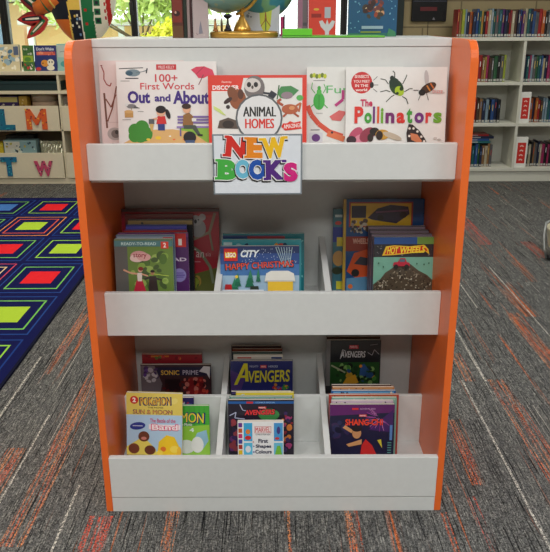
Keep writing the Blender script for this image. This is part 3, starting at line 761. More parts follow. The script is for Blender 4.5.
def artB(A):
    A.rect(0, 0, 1, 1, WH)
    A.rect(.40, .90, .60, .965, (200, 34, 44)).text('MILES KELLY', .42, .915, .58, .95, (240, 220, 220), .02)
    # helicopter
    A.ell(.165, .865, .075, .035, (120, 140, 150)).ell(.13, .86, .035, .022, (60, 90, 110)).poly([(.2, .875), (.30, .885), (.32, .905), (.2, .86)], (110, 126, 134)).line([(.03, .915), (.27, .925)], .008, (50, 54, 60)).line([(.09, .80), (.22, .80)], .01, (60, 60, 66)).line([(.3, .86), (.31, .92)], .012, (50, 54, 60)).rect(.04, .765, .13, .772, (120, 120, 120))
    A.text('100+', .385, .755, .61, .85, (206, 52, 66), .012).text('First Words', .235, .665, .775, .745, (206, 52, 66), .008)
    A.text('Out', .105, .50, .33, .65, (66, 42, 130), .04).text('and', .375, .52, .535, .61, (66, 42, 130), .035).text('About', .56, .49, .925, .65, (66, 42, 130), .04)
    # umbrella
    A.poly([(.745, .90), (.80, .935), (.88, .94), (.96, .90), (.985, .82), (.92, .83), (.87, .80), (.82, .80), (.79, .85)], (214, 60, 92)).line([(.87, .84), (.82, .72)], .008, (120, 60, 70)).line([(.8, .85), (.88, .94)], .006, (160, 40, 66))
    # bird, bread, bush, path
    A.ell(.14, .465, .05, .022, (130, 128, 130)).poly([(.17, .47), (.23, .44), (.16, .44)], (90, 88, 90)).ell(.09, .485, .018, .016, (225, 225, 225)).line([(.14, .445), (.14, .42)], .006, (160, 120, 60)).rect(.2, .40, .26, .405, (120, 120, 120))
    A.rect(.07, .33, .155, .40, (196, 150, 90)).ell(.112, .40, .045, .016, (214, 170, 110)).rect(.045, .30, .13, .306, (120, 120, 120))
    A.poly([(.62, 0), (.62, .21), (.75, .23), (.99, .21), (.99, 0)], (140, 186, 70))
    A.poly([(.02, 0), (.18, .10), (.34, .18), (.55, .185), (.74, .15), (.92, 0)], (220, 176, 116))
    for q in ((.17, .17, .07), (.24, .21, .07), (.27, .13, .075), (.16, .10, .06), (.22, .12, .08)): A.ell(q[0], q[1], q[2], q[2], (66, 142, 54))
    for q in ((.4, .08, .03, (236, 196, 60)), (.52, .10, .012, (240, 240, 230)), (.56, .06, .014, (230, 110, 60)), (.3, .06, .02, (236, 200, 70)), (.66, .06, .012, (230, 110, 60))): A.ell(q[0], q[1], q[2], q[2]*.6, q[3])
    # girl in red and blue
    A.poly([(.40, .17), (.40, .26), (.47, .26), (.47, .17)], (50, 62, 130)).poly([(.385, .25), (.40, .345), (.475, .345), (.49, .25)], (206, 48, 50)).line([(.40, .32), (.34, .30)], .02, (226, 170, 140)).rect(.31, .25, .365, .31, (90, 90, 96)).poly([(.315, .25), (.36, .25), (.345, .16), (.33, .16)], (206, 168, 100))
    A.ell(.435, .395, .045, .045, (228, 176, 146)).ell(.435, .425, .052, .038, (36, 28, 34)).ell(.505, .37, .022, .05, (36, 28, 34), .3).ell(.418, .392, .005, .005, (40, 30, 30)).ell(.445, .392, .005, .005, (40, 30, 30))
    # bench and seated boy
    for k in range(3): A.rect(.60, .255+k*.035, .96, .277+k*.035, (128, 108, 170))
    A.rect(.59, .20, .97, .222, (146, 124, 186)).rect(.62, .10, .635, .2, (110, 92, 150)).rect(.93, .10, .945, .2, (110, 92, 150))
    A.poly([(.65, .22), (.66, .36), (.72, .385), (.76, .34), (.755, .22)], (146, 104, 60)).poly([(.66, .19), (.66, .235), (.78, .235), (.83, .12), (.80, .11), (.75, .19)], (74, 82, 74)).rect(.745, .28, .79, .32, (226, 226, 222)).ell(.695, .43, .04, .042, (226, 172, 140)).ell(.693, .462, .047, .028, (60, 40, 34)).line([(.8, .115), (.85, .11)], .02, (50, 44, 44))
    A.poly([(.92, .22), (.92, .36), (.99, .37), (.99, .22)], (190, 60, 80)).ell(.965, .41, .03, .04, (220, 170, 140))
    A.ell(.72, .085, .065, .06, (34, 30, 38)).poly([(.68, 0), (.67, .05), (.77, .05), (.77, 0)], (70, 90, 130))
book('picture_book', 'white picture book titled Out and About, with a red umbrella and a park bench', 'book', 1.766, ZT, LT, 116.5, 217, 61, .010, WH, spine=(214, 210, 214), art=artB, soft=False)
def artC(A):
    A.rect(0, 0, 1, 1, (222, 58, 42)).rect(.035, 0, .955, .955, (232, 230, 226)).rect(.035, .74, .33, .955, (222, 58, 42)).poly([(.33, .74), (.36, .955), (.33, .955)], (222, 58, 42))
    A.text('Factivity', .14, .87, .24, .91, (250, 220, 210), .01).text('DISCOVER', .045, .77, .315, .84, (250, 246, 244), .03)
    A.rect(.035, .735, .31, .75, (250, 235, 230))
    # owl face, mole, rabbit, leaf, crab
    A.ell(.47, .80, .105, .12, (120, 112, 112)).ell(.45, .84, .085, .07, (214, 206, 202)).ell(.415, .85, .022, .026, (30, 26, 30)).ell(.485, .85, .022, .026, (30, 26, 30)).ell(.45, .81, .012, .018, (80, 70, 66))
    A.ell(.30, .62, .085, .10, (150, 84, 50)).ell(.25, .70, .05, .08, (130, 74, 46), .4).ell(.20, .60, .05, .022, (60, 40, 40), .6).ell(.33, .70, .03, .05, (90, 50, 36))
    A.poly([(.60, .66), (.64, .76), (.70, .70), (.66, .62)], (40, 44, 56)).line([(.56, .72), (.66, .70)], .02, (40, 44, 56))
    A.poly([(.70, .72), (.74, .82), (.84, .83), (.92, .76), (.87, .68), (.80, .62), (.73, .64)], (70, 140, 80)).ell(.80, .68, .06, .035, (150, 130, 140)).ell(.93, .64, .035, .028, (90, 180, 90)).line([(.7, .62), (.72, .84)], .012, (60, 110, 60))
    A.ell(.83, .46, .085, .05, (184, 96, 62)).line([(.76, .52), (.70, .58), (.74, .62)], .025, (176, 84, 56)).line([(.88, .5), (.94, .56), (.92, .42)], .02, (190, 104, 66)).line([(.8, .40), (.76, .34)], .02, (176, 84, 56)).line([(.87, .40), (.92, .34)], .02, (176, 84, 56)).ell(.85, .48, .03, .02, (220, 150, 100))
    A.poly([(.05, .52), (.12, .46), (.18, .36), (.14, .38), (.06, .46)], (206, 222, 130)).ell(.20, .50, .02, .02, (60, 50, 50))
    A.poly([(.09, .16), (.11, .28), (.20, .33), (.29, .28), (.30, .15)], (92, 78, 70)).ell(.20, .22, .06, .04, (54, 44, 42))
    A.poly([(.74, .18), (.76, .235), (.80, .235), (.83, .27), (.87, .245), (.94, .27), (.935, .20), (.95, .15), (.85, .13), (.78, .12)], (222, 52, 40)).text('AMAZING!', .765, .16, .935, .225, (250, 240, 236), .03, .1)
    A.ell(.515, .32, .24, .24, (92, 96, 100)).ell(.515, .32, .222, .222, (228, 228, 230))
    A.text('ANIMAL', .355, .345, .685, .50, (26, 24, 26), .05).text('HOMES', .375, .155, .665, .31, (216, 48, 38), .05)
book('picture_book', 'red-bordered picture book titled Discover Animal Homes, behind the sign', 'book', 1.746, ZT, LT, 208.5, 307.5, 75, .009, (222, 58, 42), art=artC, yb=138)
def artD(A):
    A.rect(0, 0, 1, 1, (230, 230, 226))
    for k in range(6): A.ell(.05+.028*k, .885+.008*math.sin(k*2), .018, .024, (196, 206, 60) if k % 2 else (110, 130, 50))
    A.rect(.07, .82, .19, .828, (120, 120, 120)).text('Fun', .205, .66, .45, .76, (96, 186, 108), .0)
    A.ell(.13, .56, .06, .09, (70, 178, 74)).ell(.13, .68, .026, .03, (90, 190, 84)).ell(.13, .73, .018, .02, (70, 170, 70))
    A.line([(.09, .66), (.05, .72), (.06, .80)], .008, (80, 180, 80)).line([(.17, .66), (.20, .72), (.18, .78)], .008, (80, 180, 80)).line([(.08, .52), (.03, .47)], .01, (80, 180, 80)).line([(.18, .52), (.22, .47)], .01, (80, 180, 80)).line([(.13, .47), (.13, .64)], .006, (46, 130, 50)).rect(.10, .40, .17, .405, (130, 130, 130))
    A.line([(.01, .50), (.05, .38), (.13, .26), (.24, .16), (.38, .10)], .05, (218, 86, 66)).line([(.22, .14), (.40, .06)], .06, (226, 120, 80)).poly([(.24, .36), (.34, .44), (.42, .42), (.36, .30), (.27, .31)], (220, 110, 110)).line([(.3, .5), (.38, .58), (.38, .70)], .03, (190, 60, 130))
    A.rect(.045, .18, .14, .19, (110, 110, 120)).rect(.03, .02, .17, .15, (214, 214, 220)).ell(.10, .08, .045, .04, (106, 60, 130)).ell(.27, .15, .012, .012, (40, 40, 60))
book('picture_book', 'white insect picture book with a green leaf bug, left of The Pollinators', 'book', 1.782, ZT, R(8), 307.5, 404, 67, .009, (230, 230, 226), art=artD)
def artE(A):
    A.rect(0, 0, 1, 1, (234, 233, 230))
    A.ell(.155, .80, .105, .105, (206, 44, 48)).text('50 INSECTS', .085, .86, .225, .9, (250, 236, 230), .02).text('YOU MEET', .075, .80, .235, .835, (250, 236, 230), .02).text('IN THE', .09, .745, .22, .78, (250, 236, 230), .02).text('world', .095, .69, .21, .725, (250, 236, 230), .03)
    A.ell(.255, .77, .02, .03, (40, 34, 34)).line([(.27, .83), (.31, .88)], .005, (50, 40, 40)).line([(.27, .77), (.32, .77)], .005, (50, 40, 40)).line([(.27, .72), (.31, .68)], .005, (50, 40, 40))
    # green beetle
    for a, b, c, d in ((.42, .78, .34, .85), (.44, .68, .34, .68), (.48, .64, .40, .55), (.56, .78, .60, .90), (.58, .68, .66, .72), (.56, .62, .62, .52), (.48, .86, .46, .95)): A.line([(a, b), ((a+c)/2+.01, (b+d)/2+.02), (c, d)], .008, (34, 46, 26))
    A.ell(.50, .74, .085, .062, (36, 70, 34), -.9).ell(.475, .80, .05, .045, (30, 56, 40)).ell(.53, .69, .05, .042, (170, 200, 40), -.8).ell(.55, .72, .02, .02, (40, 60, 26)).ell(.51, .66, .015, .015, (40, 60, 26)).ell(.455, .86, .022, .022, (26, 40, 30))
    # hoverfly
    A.ell(.795, .86, .022, .075, (196, 190, 190), .1).ell(.88, .68, .10, .02, (206, 200, 196), -.1)
    A.ell(.815, .73, .085, .042, (70, 44, 30), .5).line([(.80, .76), (.835, .69)], .014, (206, 130, 50)).line([(.835, .79), (.87, .72)], .014, (206, 110, 50)).ell(.755, .67, .035, .03, (30, 26, 26)).line([(.74, .64), (.72, .57)], .006, (40, 34, 30)).line([(.80, .66), (.82, .57)], .006, (40, 34, 30)).line([(.72, .70), (.67, .70)], .006, (40, 34, 30)).text('buzz', .86, .66, .96, .715, (216, 120, 120), .0)
    A.text('The', .145, .49, .265, .585, (206, 50, 96), .03).ell(.168, .5, .0, .0, (0, 0, 0), n=3)
    cols = [(222, 58, 50), (70, 160, 60), (110, 40, 120), (224, 90, 40), (110, 170, 50), (120, 40, 110), (220, 52, 46), (70, 160, 60), (120, 46, 130), (222, 60, 60), (110, 170, 50)]
    xs_ = [(.05, .135), (.145, .215), (.225, .245), (.265, .285), (.30, .325), (.345, .43), (.45, .53), (.545, .60), (.62, .71), (.725, .785), (.80, .88)]
    sc_ = 1.05
    for (u0, u1), ch, c_ in zip(xs_, 'Pollinators', cols):
        tall = ch in 'Plit'
        u0, u1 = .035+u0*sc_, .035+u1*sc_
        A.text(ch, u0, .27, u1, (.49 if ch in 'Pl' else .47 if ch in 'it' else .41), c_, .04)
    # bee and butterfly at the foot
    A.ell(.10, .10, .06, .10, (190, 80, 110), -.6).ell(.16, .06, .08, .05, (220, 140, 160), .3).ell(.22, .12, .06, .09, (150, 60, 80), -.9).ell(.06, .05, .05, .04, (60, 40, 50))
    A.ell(.29, .16, .05, .04, (40, 34, 32)).ell(.37, .12, .07, .05, (200, 150, 60)).ell(.34, .11, .035, .045, (50, 38, 34)).ell(.47, .10, .10, .028, (196, 180, 160), -.35).ell(.25, .08, .03, .04, (50, 40, 36))
    A.poly([(.62, 0), (.61, .14), (.63, .26), (.67, .25), (.74, .17), (.80, .06), (.82, 0)], (50, 38, 40)).poly([(.66, .05), (.65, .14), (.72, .12), (.77, .03), (.74, 0)], (216, 130, 90))
    for u, v in ((.64, .2), (.68, .2), (.72, .16), (.76, .09), (.64, .1), (.79, .03)): A.ell(u, v, .012, .012, (236, 226, 216))
    A.ell(.9, .07, .02, .012, (206, 200, 196)).ell(.94, .05, .02, .01, (190, 186, 180))
book('picture_book', 'white picture book titled The Pollinators with a green beetle and a hoverfly', 'book', 1.760, ZT, LT, 347, 448.3, 67.5, .011, (234, 233, 230), art=artE, soft=False)

# ------------------------------------------------------------ middle tray
ZM = .4895; LM = R(7)
def simple(seed, base, cols, n=14, box=(.04, .04, .96, .96), r0=.03, r1=.12, bands=()):
    def f(A):
        A.rect(0, 0, 1, 1, base)
        for a, b, c in bands: A.rect(0, a, 1, b, c)
        A.blobs(seed, n, box, cols, r0, r1)
    return f
def koala(A):
    A.rect(0, 0, 1, 1, (158, 22, 44)).rect(0, .965, 1, 1, (60, 22, 26)).rect(.05, .90, .95, .93, (176, 40, 44))
    A.poly([(0, 0), (0, .22), (.4, .30), (.75, .22), (1, .30), (1, 0)], (86, 92, 36)).blobs(31, 20, (.3, .02, .98, .26), [(120, 130, 40), (60, 80, 30), (150, 120, 50)], .03, .08)
    A.line([(.66, .6), (.80, .48), (.90, .30), (.93, .1)], .03, (110, 120, 96)).line([(.96, .95), (.90, .72), (.70, .62)], .028, (130, 116, 96)).line([(.9, .72), (.93, .5)], .02, (116, 110, 90))
    A.ell(.78, .77, .085, .095, (140, 138, 140)).ell(.76, .86, .065, .055, (156, 152, 154)).ell(.69, .90, .035, .035, (170, 164, 166)).ell(.83, .90, .035, .035, (170, 164, 166)).ell(.76, .85, .014, .022, (36, 32, 36)).ell(.735, .87, .008, .008, (30, 26, 30)).ell(.79, .87, .008, .008, (30, 26, 30))
    A.text('Tan', .70, .42, .84, .52, (214, 190, 190), .0, -.1).text('sia', .855, .43, .91, .48, (200, 160, 166), .0).rect(.71, .36, .80, .37, (190, 130, 140))
book('picture_book', 'tall dark red picture book with a grey koala, middle left bay', 'book', 1.985, ZM, LM, 121, 219, 208.5, .012, (120, 20, 36), art=koala, soft=False)
G = 'books filed in the middle left bay'
for k, (x0, x1, y, D, col, bands, lab) in enumerate([
    (125, 193, 214, 1.965, (70, 18, 26), [(.9, 1, (96, 26, 30))], 'dark maroon book just in front of the koala book'),
    (128, 192.5, 219, 1.945, (30, 34, 40), [(.93, .985, (150, 130, 84))], 'black book with a gold strip, behind the blue book in the middle left bay'),
    (126, 186.5, 224.5, 1.918, (40, 60, 140), [(.9, .98, (90, 90, 190))], 'blue book between the black and violet books in the middle left bay'),
    (124, 187, 229.5, 1.892, (96, 40, 110), [(.94, .99, (190, 60, 60))], 'violet book behind the purple level one reader')]):
    book('paperback_book', lab, 'book', D, ZM, LM, x0, x1, y, .011, col, G, art=simple(40+k, col, [tuple(min(255, int(c*1.5)+10) for c in col)], 8, (.05, .7, .95, .99), .02, .05, bands))
def lev1(A):
    A.rect(0, 0, 1, 1, (78, 34, 96)).rect(.0, .93, 1, 1, (120, 60, 130)).rect(.80, .76, .97, .99, (206, 46, 44)).text('1', .86, .79, .91, .90, (245, 235, 230), .04)
    A.text('READ', .62, .52, .97, .58, (216, 200, 220), .03).ell(.86, .28, .10, .10, (140, 130, 190)).rect(.78, .27, .94, .29, (90, 70, 150)).rect(.80, .31, .92, .325, (90, 70, 150)).rect(.80, .24, .92, .255, (90, 70, 150))
book('paperback_book', 'purple early reader with a red tag numbered 1, behind the green reader', 'book', 1.865, ZM, LM, 118, 188, 232.5, .012, (78, 34, 96), G, art=lev1)
book('paperback_book', 'grey-blue reader between the green reader and the purple one', 'book', 1.84, ZM, LM, 116, 174.5, 234.5, .012, (120, 136, 156), G,
     art=lambda A: A.rect(0, 0, 1, 1, (96, 116, 140)).rect(.02, .93, .98, .975, (150, 164, 180)).rect(.8, .8, .97, .96, (200, 60, 50)))
def rtr(A):
    A.rect(0, 0, 1, 1, (96, 116, 84)).rect(0, 0, .22, .86, (92, 94, 92)).poly([(.22, 0), (.22, .86), (1, .86), (1, 0)], (104, 132, 60)).blobs(33, 26, (.25, .02, .97, .84), [(130, 160, 70), (80, 110, 50), (150, 176, 90), (70, 90, 50)], .04, .10)
    A.rect(0, .86, 1, .97, (76, 120, 124)).text('READY-TO-READ', .12, .885, .72, .94, (190, 214, 210), .02).rect(.80, .82, .93, .95, (210, 56, 44)).text('2', .84, .84, .89, .93, (245, 235, 230), .03)
    A.ell(.42, .68, .15, .09, (206, 150, 150)).ell(.38, .64, .12, .07, (226, 196, 190)).ell(.50, .66, .12, .07, (214, 164, 160)).text('story', .32, .63, .55, .73, (150, 40, 60), .02)
    # dancing pair
    A.poly([(.30, 0), (.36, .22), (.46, .22), (.52, 0)], (190, 40, 66)).poly([(.38, .20), (.37, .36), (.46, .36), (.45, .20)], (226, 214, 206)).line([(.38, .34), (.26, .36), (.14, .42)], .03, (214, 160, 130)).line([(.45, .34), (.56, .30)], .025, (214, 160, 130)).ell(.43, .42, .04, .045, (216, 164, 136)).ell(.44, .44, .045, .035, (130, 40, 40))
    A.poly([(.56, 0), (.58, .30), (.70, .30), (.73, 0)], (54, 44, 44)).line([(.68, .26), (.80, .22)], .03, (54, 44, 44)).line([(.58, .27), (.50, .24)], .03, (54, 44, 44)).ell(.64, .36, .035, .04, (170, 120, 90)).ell(.64, .39, .038, .024, (40, 30, 28))
    A.line([(.66, .34), (.92, .30)], .012, (190, 214, 90))
book('paperback_book', 'green early reader with two dancers, front of the middle left bay', 'book', 1.812, ZM, LM, 114, 172.5, 238.5, .012, (84, 112, 110), G, art=rtr)
G = 'books filed in the middle centre bay'
book('paperback_book', 'dark teal book at the back of the middle centre bay', 'book', 1.895, ZM, LM, 223, 304.5, 233.5, .014, (24, 116, 126), G,
     art=lambda A: A.rect(0, 0, 1, 1, (24, 116, 126)).rect(.0, .91, .74, .97, (36, 60, 110)).rect(.3, .91, .76, .955, (150, 50, 60)).blobs(51, 8, (.93, .1, .995, .9), [(120, 190, 190)], .006, .012))
book('paperback_book', 'light blue patterned book in the middle of the centre bay stack', 'book', 1.865, ZM, LM, 222, 301.5, 239.5, .014, (60, 156, 168), G,
     art=lambda A: A.rect(0, 0, 1, 1, (60, 156, 168)).blobs(52, 16, (.05, .72, .95, .985), [(90, 190, 80), (206, 70, 60), (224, 150, 60), (30, 60, 90), (150, 190, 196)], .02, .06).rect(.02, .86, .13, .95, (190, 214, 216)))
def lego(A):
    A.rect(0, 0, 1, 1, (66, 116, 176)).rect(0, 0, 1, .35, (160, 190, 214)).rect(0, .84, 1, 1, (34, 52, 100)).rect(0, .60, 1, .84, (44, 76, 140))
    rg = random.Random(7)
    for _ in range(70):
        u = rg.uniform(.28, .97); A.ell(u, rg.uniform(.62, .98), .005, .005, (200, 214, 230), n=5)
    for k in range(7): A.line([(.70+.035*k, .98), (.80+.012*k, .55)], .008, (170, 196, 200))
    A.rect(.05, .68, .22, .95, (206, 40, 36)).text('LEGO', .065, .745, .205, .875, (246, 214, 60), .06).text('LEGO', .075, .765, .195, .855, (250, 248, 244), .03)
    A.text('CITY', .26, .76, .50, .92, (230, 238, 244), .04, 0, .3)
    A.text('HAPPY CHRISTMAS', .06, .50, .93, .66, (40, 30, 40), .05, .05).text('HAPPY CHRISTMAS', .07, .515, .925, .65, (232, 80, 58), .02, .05)
    for u, v, s_ in ((.18, .10, .10), (.22, .22, .07), (.37, .2, .10), (.38, .30, .07), (.48, .32, .05)):
        A.poly([(u-s_*.6, v-.10), (u+s_*.6, v-.10), (u, v+.14)], (40, 110, 84)); A.poly([(u-s_*.45, v), (u+s_*.45, v), (u, v+.2)], (50, 130, 96))
    A.ell(.205, .33, .02, .02, (246, 210, 70)).poly([(.05, 0), (.06, .16), (.14, .16), (.15, 0)], (190, 40, 44))
    A.poly([(.37, 0), (.38, .12), (.48, .12), (.49, 0)], (50, 60, 50))
    A.rect(.0, 0, .55, .04, (226, 232, 240)).rect(.60, 0, .92, .22, (244, 200, 60)).poly([(.56, .22), (.95, .22), (.93, .40), (.86, .46), (.64, .46), (.58, .40)], (234, 232, 224)).rect(.57, .22, .94, .25, (206, 206, 200))
book('magazine', 'blue Christmas book with fir trees, front of the middle centre bay', 'book', 1.832, ZM, LM, 220, 299.5, 246, .014, (90, 110, 124), G, art=lego)
G = 'books filed in the middle right bay'
def bigblue(A):
    A.rect(0, 0, 1, 1, (24, 74, 130)).rect(0, 0, .035, 1, (196, 160, 60)).rect(.07, .70, .86, .97, (170, 52, 40)).rect(.09, .715, .84, .955, (216, 176, 44)).poly([(.30, .80), (.42, .90), (.58, .94), (.80, .92), (.82, .84), (.66, .74), (.50, .76), (.36, .78)], (46, 40, 66)).ell(.46, .80, .04, .035, (24, 22, 30)).ell(.74, .83, .045, .04, (24, 22, 30)).line([(.4, .86), (.8, .88)], .02, (120, 70, 110))
    A.rect(.10, .80, .28, .93, (40, 34, 60)).blobs(61, 30, (.06, .62, .34, .80), [(150, 140, 130), (60, 54, 56), (190, 180, 160), (90, 70, 60)], .015, .035)
    A.rect(.035, .44, .38, .60, (150, 50, 34)).text('WHEELS', .12, .52, .32, .58, (220, 170, 150), .03)
    A.poly([(.05, .22), (.14, .42), (.30, .46), (.46, .36), (.46, .20), (.2, .12)], (208, 84, 40)).poly([(.14, .30), (.22, .38), (.34, .36), (.30, .28)], (60, 60, 70)).ell(.16, .2, .05, .05, (40, 38, 40)).poly([(.05, 0), (.05, .14), (.3, .16), (.4, 0)], (90, 140, 176)).ell(.1, .05, .03, .03, (220, 110, 50))
book('picture_book', 'narrow teal book at the left end of the middle right bay', 'book', 2.0, ZM, LM, 333.5, 400, 209, .012, (54, 108, 124), G,
     art=lambda A: A.rect(0, 0, 1, 1, (60, 112, 126)).rect(.0, .60, .16, .78, (36, 52, 140)).rect(.06, .55, .18, .66, (214, 190, 60)).ell(.08, .83, .05, .03, (190, 60, 50)).ell(.09, .40, .09, .12, (196, 150, 90)).ell(.07, .25, .08, .06, (50, 60, 40)).rect(.06, .02, .15, .12, (206, 200, 50)).rect(.03, .90, .14, .93, (200, 214, 216)))
book('picture_book', 'large blue annual with a yellow spine and racing cars, back of the middle right bay', 'book', 1.975, ZM, LM, 344, 425, 199.5, .016, (24, 70, 124), G, spine=(200, 164, 66), art=bigblue, soft=False)
for k, (x0, x1, y, D, lab) in enumerate([(369, 425.5, 226.5, 1.925, 'third'), (370.5, 429, 230.5, 1.898, 'second'), (372, 432, 234, 1.871, 'first')]):
    book('magazine', 'grey-violet magazine, %s one behind the stunt car magazine' % lab, 'magazine', D, ZM, LM, x0, x1, y, .012, (112, 100, 116), G,
         art=lambda A, k=k: A.rect(0, 0, 1, 1, (86, 78, 92)).rect(0, .955, 1, .985, (150, 136, 150)).rect(.55, .90, .98, .94, (126, 96, 60)))
def hot(A):
    A.rect(0, 0, 1, 1, (120, 180, 160)).rect(0, .87, 1, 1, (40, 84, 150)).rect(.72, .87, 1, 1, (110, 150, 70)).rect(0, .63, 1, .87, (44, 44, 50))
    A.blobs(63, 26, (.02, .64, .98, .86), [(90, 92, 96), (30, 30, 34), (120, 120, 120)], .008, .02)
    A.poly([(.14, .66), (.20, .83), (.34, .85), (.60, .83), (.84, .86), (.91, .78), (.93, .68), (.86, .74), (.60, .70), (.34, .67)], (240, 196, 50)).poly([(.18, .68), (.23, .81), (.34, .83), (.60, .81), (.82, .84), (.88, .78), (.90, .73), (.84, .76), (.60, .72), (.34, .69)], (206, 44, 34))
    A.text('HOT', .22, .69, .41, .82, (250, 224, 60), .035, .0, .2).text('WHEELS', .44, .705, .86, .825, (250, 224, 60), .035, .03, .2)
    A.poly([(0, 0), (.0, .12), (.12, .22), (.2, .34), (.36, .46), (.48, .50), (.62, .50), (.76, .38), (.90, .30), (1, .2), (1, 0)], (84, 74, 60))
    rg = random.Random(11)
    for _ in range(150):
        u = rg.uniform(.03, .97); mx_ = .48-abs(u-.55)*.62
        A.ell(u, rg.uniform(.02, max(.04, mx_)), rg.uniform(.010, .024), .010, rg.choice([(150, 140, 120), (40, 34, 30), (190, 184, 166), (110, 96, 76), (60, 50, 44)]), rg.uniform(0, 3), 7)
    A.poly([(.32, .47), (.33, .54), (.40, .55), (.44, .62), (.52, .62), (.55, .55), (.60, .53), (.60, .47)], (190, 40, 66)).ell(.37, .46, .04, .04, (30, 28, 30)).ell(.55, .46, .04, .04, (30, 28, 30)).rect(.43, .55, .52, .60, (80, 110, 130))
    for u in (.08, .16, .72, .84, .92): A.ell(u, .5+.04*math.sin(u*30), .012, .016, (50, 100, 80))
book('magazine', 'stunt car magazine reading HOT WHEELS over a heap of rubble', 'magazine', 1.842, ZM, LM, 374.3, 434.3, 237.5, .013, (70, 76, 84), G, art=hot)

# ------------------------------------------------------------ bottom tray
ZB = .0685; LB = R(7)
G = 'books in the bottom left bay of the display'
book('paperback_book', 'red book behind the purple-grey comic in the bottom left bay', 'book', 2.005, ZB, R(5), 141.5, 201.5, 354, .012, (150, 34, 44), G, yb=393,
     art=lambda A: A.rect(0, 0, 1, 1, (150, 34, 44)).rect(.15, .93, .45, .975, (206, 120, 50)).blobs(71, 12, (.05, .85, .97, .99), [(206, 120, 50), (120, 24, 40), (90, 120, 60), (190, 60, 60)], .015, .04))
def sonic(A):
    A.rect(0, 0, 1, 1, (64, 40, 46)).rect(0, .66, 1, .93, (34, 32, 66)).poly([(0, 0), (0, .97), (.2, .97), (.3, .4), (.25, 0)], (120, 110, 118)).blobs(72, 16, (.02, .40, .26, .97), [(100, 66, 146), (190, 180, 190), (70, 44, 100), (210, 206, 214)], .02, .045)
    A.rect(.34, .05, .56, .55, (34, 20, 26)).poly([(.66, .04), (.68, .60), (.88, .62), (.92, .04)], (140, 30, 36)).blobs(73, 30, (.55, .02, .98, .64), [(110, 24, 30), (196, 70, 56), (60, 14, 20), (206, 120, 110)], .015, .04).blobs(74, 10, (.3, .02, .6, .5), [(90, 20, 24), (50, 14, 18)], .02, .04)
    A.text('SONIC', .29, .69, .55, .84, (240, 196, 80), .02).text('PRIME', .60, .70, .82, .84, (206, 200, 222), .01).poly([(.83, .80), (.90, .97), (.99, .95), (.98, .56), (.94, .74)], (222, 220, 226))

book('paperback_book', 'glossy dark comic titled SONIC in gold, back of the bottom left bay', 'book', 1.975, ZB, R(5), 140, 210.5, 364.5, .012, (90, 84, 92), G, yb=396, art=sonic)
book('paperback_book', 'navy and purple book peeking between the yellow and green books', 'book', 1.835, ZB, LB, 158, 193, 397.5, .010, (50, 40, 100), G,
     art=lambda A: A.rect(0, 0, 1, 1, (46, 38, 96)).blobs(74, 14, (.5, .8, .98, .98), [(150, 50, 60), (90, 90, 180), (190, 186, 200)], .02, .06))
def green(A):
    A.rect(0, 0, 1, 1, (76, 176, 60))
    for k in range(9): A.rect(0, .60+k*.045, 1, .603+k*.045, (50, 140, 50))
    for k in range(12): A.rect(.04+k*.08, .58, .045+k*.08, 1, (50, 140, 50))
    A.poly([(0, .0), (0, .55), (1, .62), (1, 0)], (150, 206, 70)).text('POKéMON', .12, .66, .93, .89, (34, 50, 110), .05, -.05).text('POKéMON', .14, .68, .91, .87, (250, 216, 60), .012, -.05).text('The Movie', .5, .60, .72, .66, (240, 240, 240), .03).text('4', .68, .48, .75, .56, (230, 245, 240), .05)
    A.ell(.62, .18, .14, .12, (226, 232, 226)).poly([(.70, .2), (.80, .46), (.95, .52), (.98, .30), (.88, .12)], (150, 196, 220)).ell(.80, .22, .10, .14, (236, 238, 236)).poly([(.44, .28), (.46, .46), (.56, .30)], (150, 196, 220)).ell(.1, .2, .1, .2, (180, 220, 90))
book('paperback_book', 'bright green grid-patterned book reading POKEMON, right of the yellow and blue one', 'book', 1.800, ZB, LB, 146, 208.5, 405.5, .010, (76, 176, 60), G, roll=-.0, art=green)
def poke(A):
    A.rect(0, 0, 1, 1, (176, 206, 232)).rect(0, .65, 1, 1, (224, 202, 96)).blobs(76, 10, (.45, .78, .97, .99), [(238, 224, 150), (232, 214, 120)], .02, .07)
    A.ell(.14, .885, .075, .075, (200, 40, 36)).text('2', .11, .85, .17, .925, (248, 240, 230), .04)
    A.text('POKéMON', .24, .80, .80, .94, (30, 44, 96), .09, .03).text('POKéMON', .255, .815, .785, .925, (232, 176, 44), .02, .03).text('THE MOVIE', .38, .758, .66, .782, (90, 80, 50), .02)
    A.text('SUN & MOON', .12, .665, .82, .735, (60, 60, 90), .05).text('SUN & MOON', .13, .672, .81, .728, (230, 160, 80), .01)
    A.rect(.40, .42, .97, .50, (240, 226, 232)).text('The Battle of the', .42, .53, .88, .595, (210, 70, 120), .01).text('Band', .44, .40, .93, .51, (226, 70, 120), .07).text('Band', .455, .41, .92, .50, (250, 240, 244), .02)
    A.ell(.2, .47, .14, .07, (44, 56, 140), .15).rect(.11, .465, .29, .477, (200, 206, 230))
    # plain fields of colour where the printed creatures are
    A.poly([(.0, 0), (.0, .13), (.30, .30), (.52, .10), (.55, 0)], (232, 214, 100)).ell(.31, .30, .10, .10, (110, 60, 44)).ell(.13, .10, .10, .10, (120, 66, 48)).ell(.42, .08, .10, .09, (104, 56, 42)).ell(.31, .27, .05, .03, (206, 130, 120))
    A.poly([(.55, 0), (.58, .22), (.72, .33), (.86, .30), (.94, .16), (.96, 0)], (244, 204, 44)).ell(.86, .10, .08, .07, (250, 222, 90)).ell(.66, .10, .05, .05, (226, 120, 50)).ell(.95, .06, .04, .10, (240, 190, 60)).ell(.6, .04, .06, .05, (248, 220, 80))
book('paperback_book', 'yellow and pale blue book numbered 2 reading POKEMON, front of the bottom left bay', 'book', 1.752, ZB, R(8), 123.5, 179.5, 393.5, .011, (206, 190, 120), G, spine=(92, 60, 130), roll=R(1.8), art=poke)
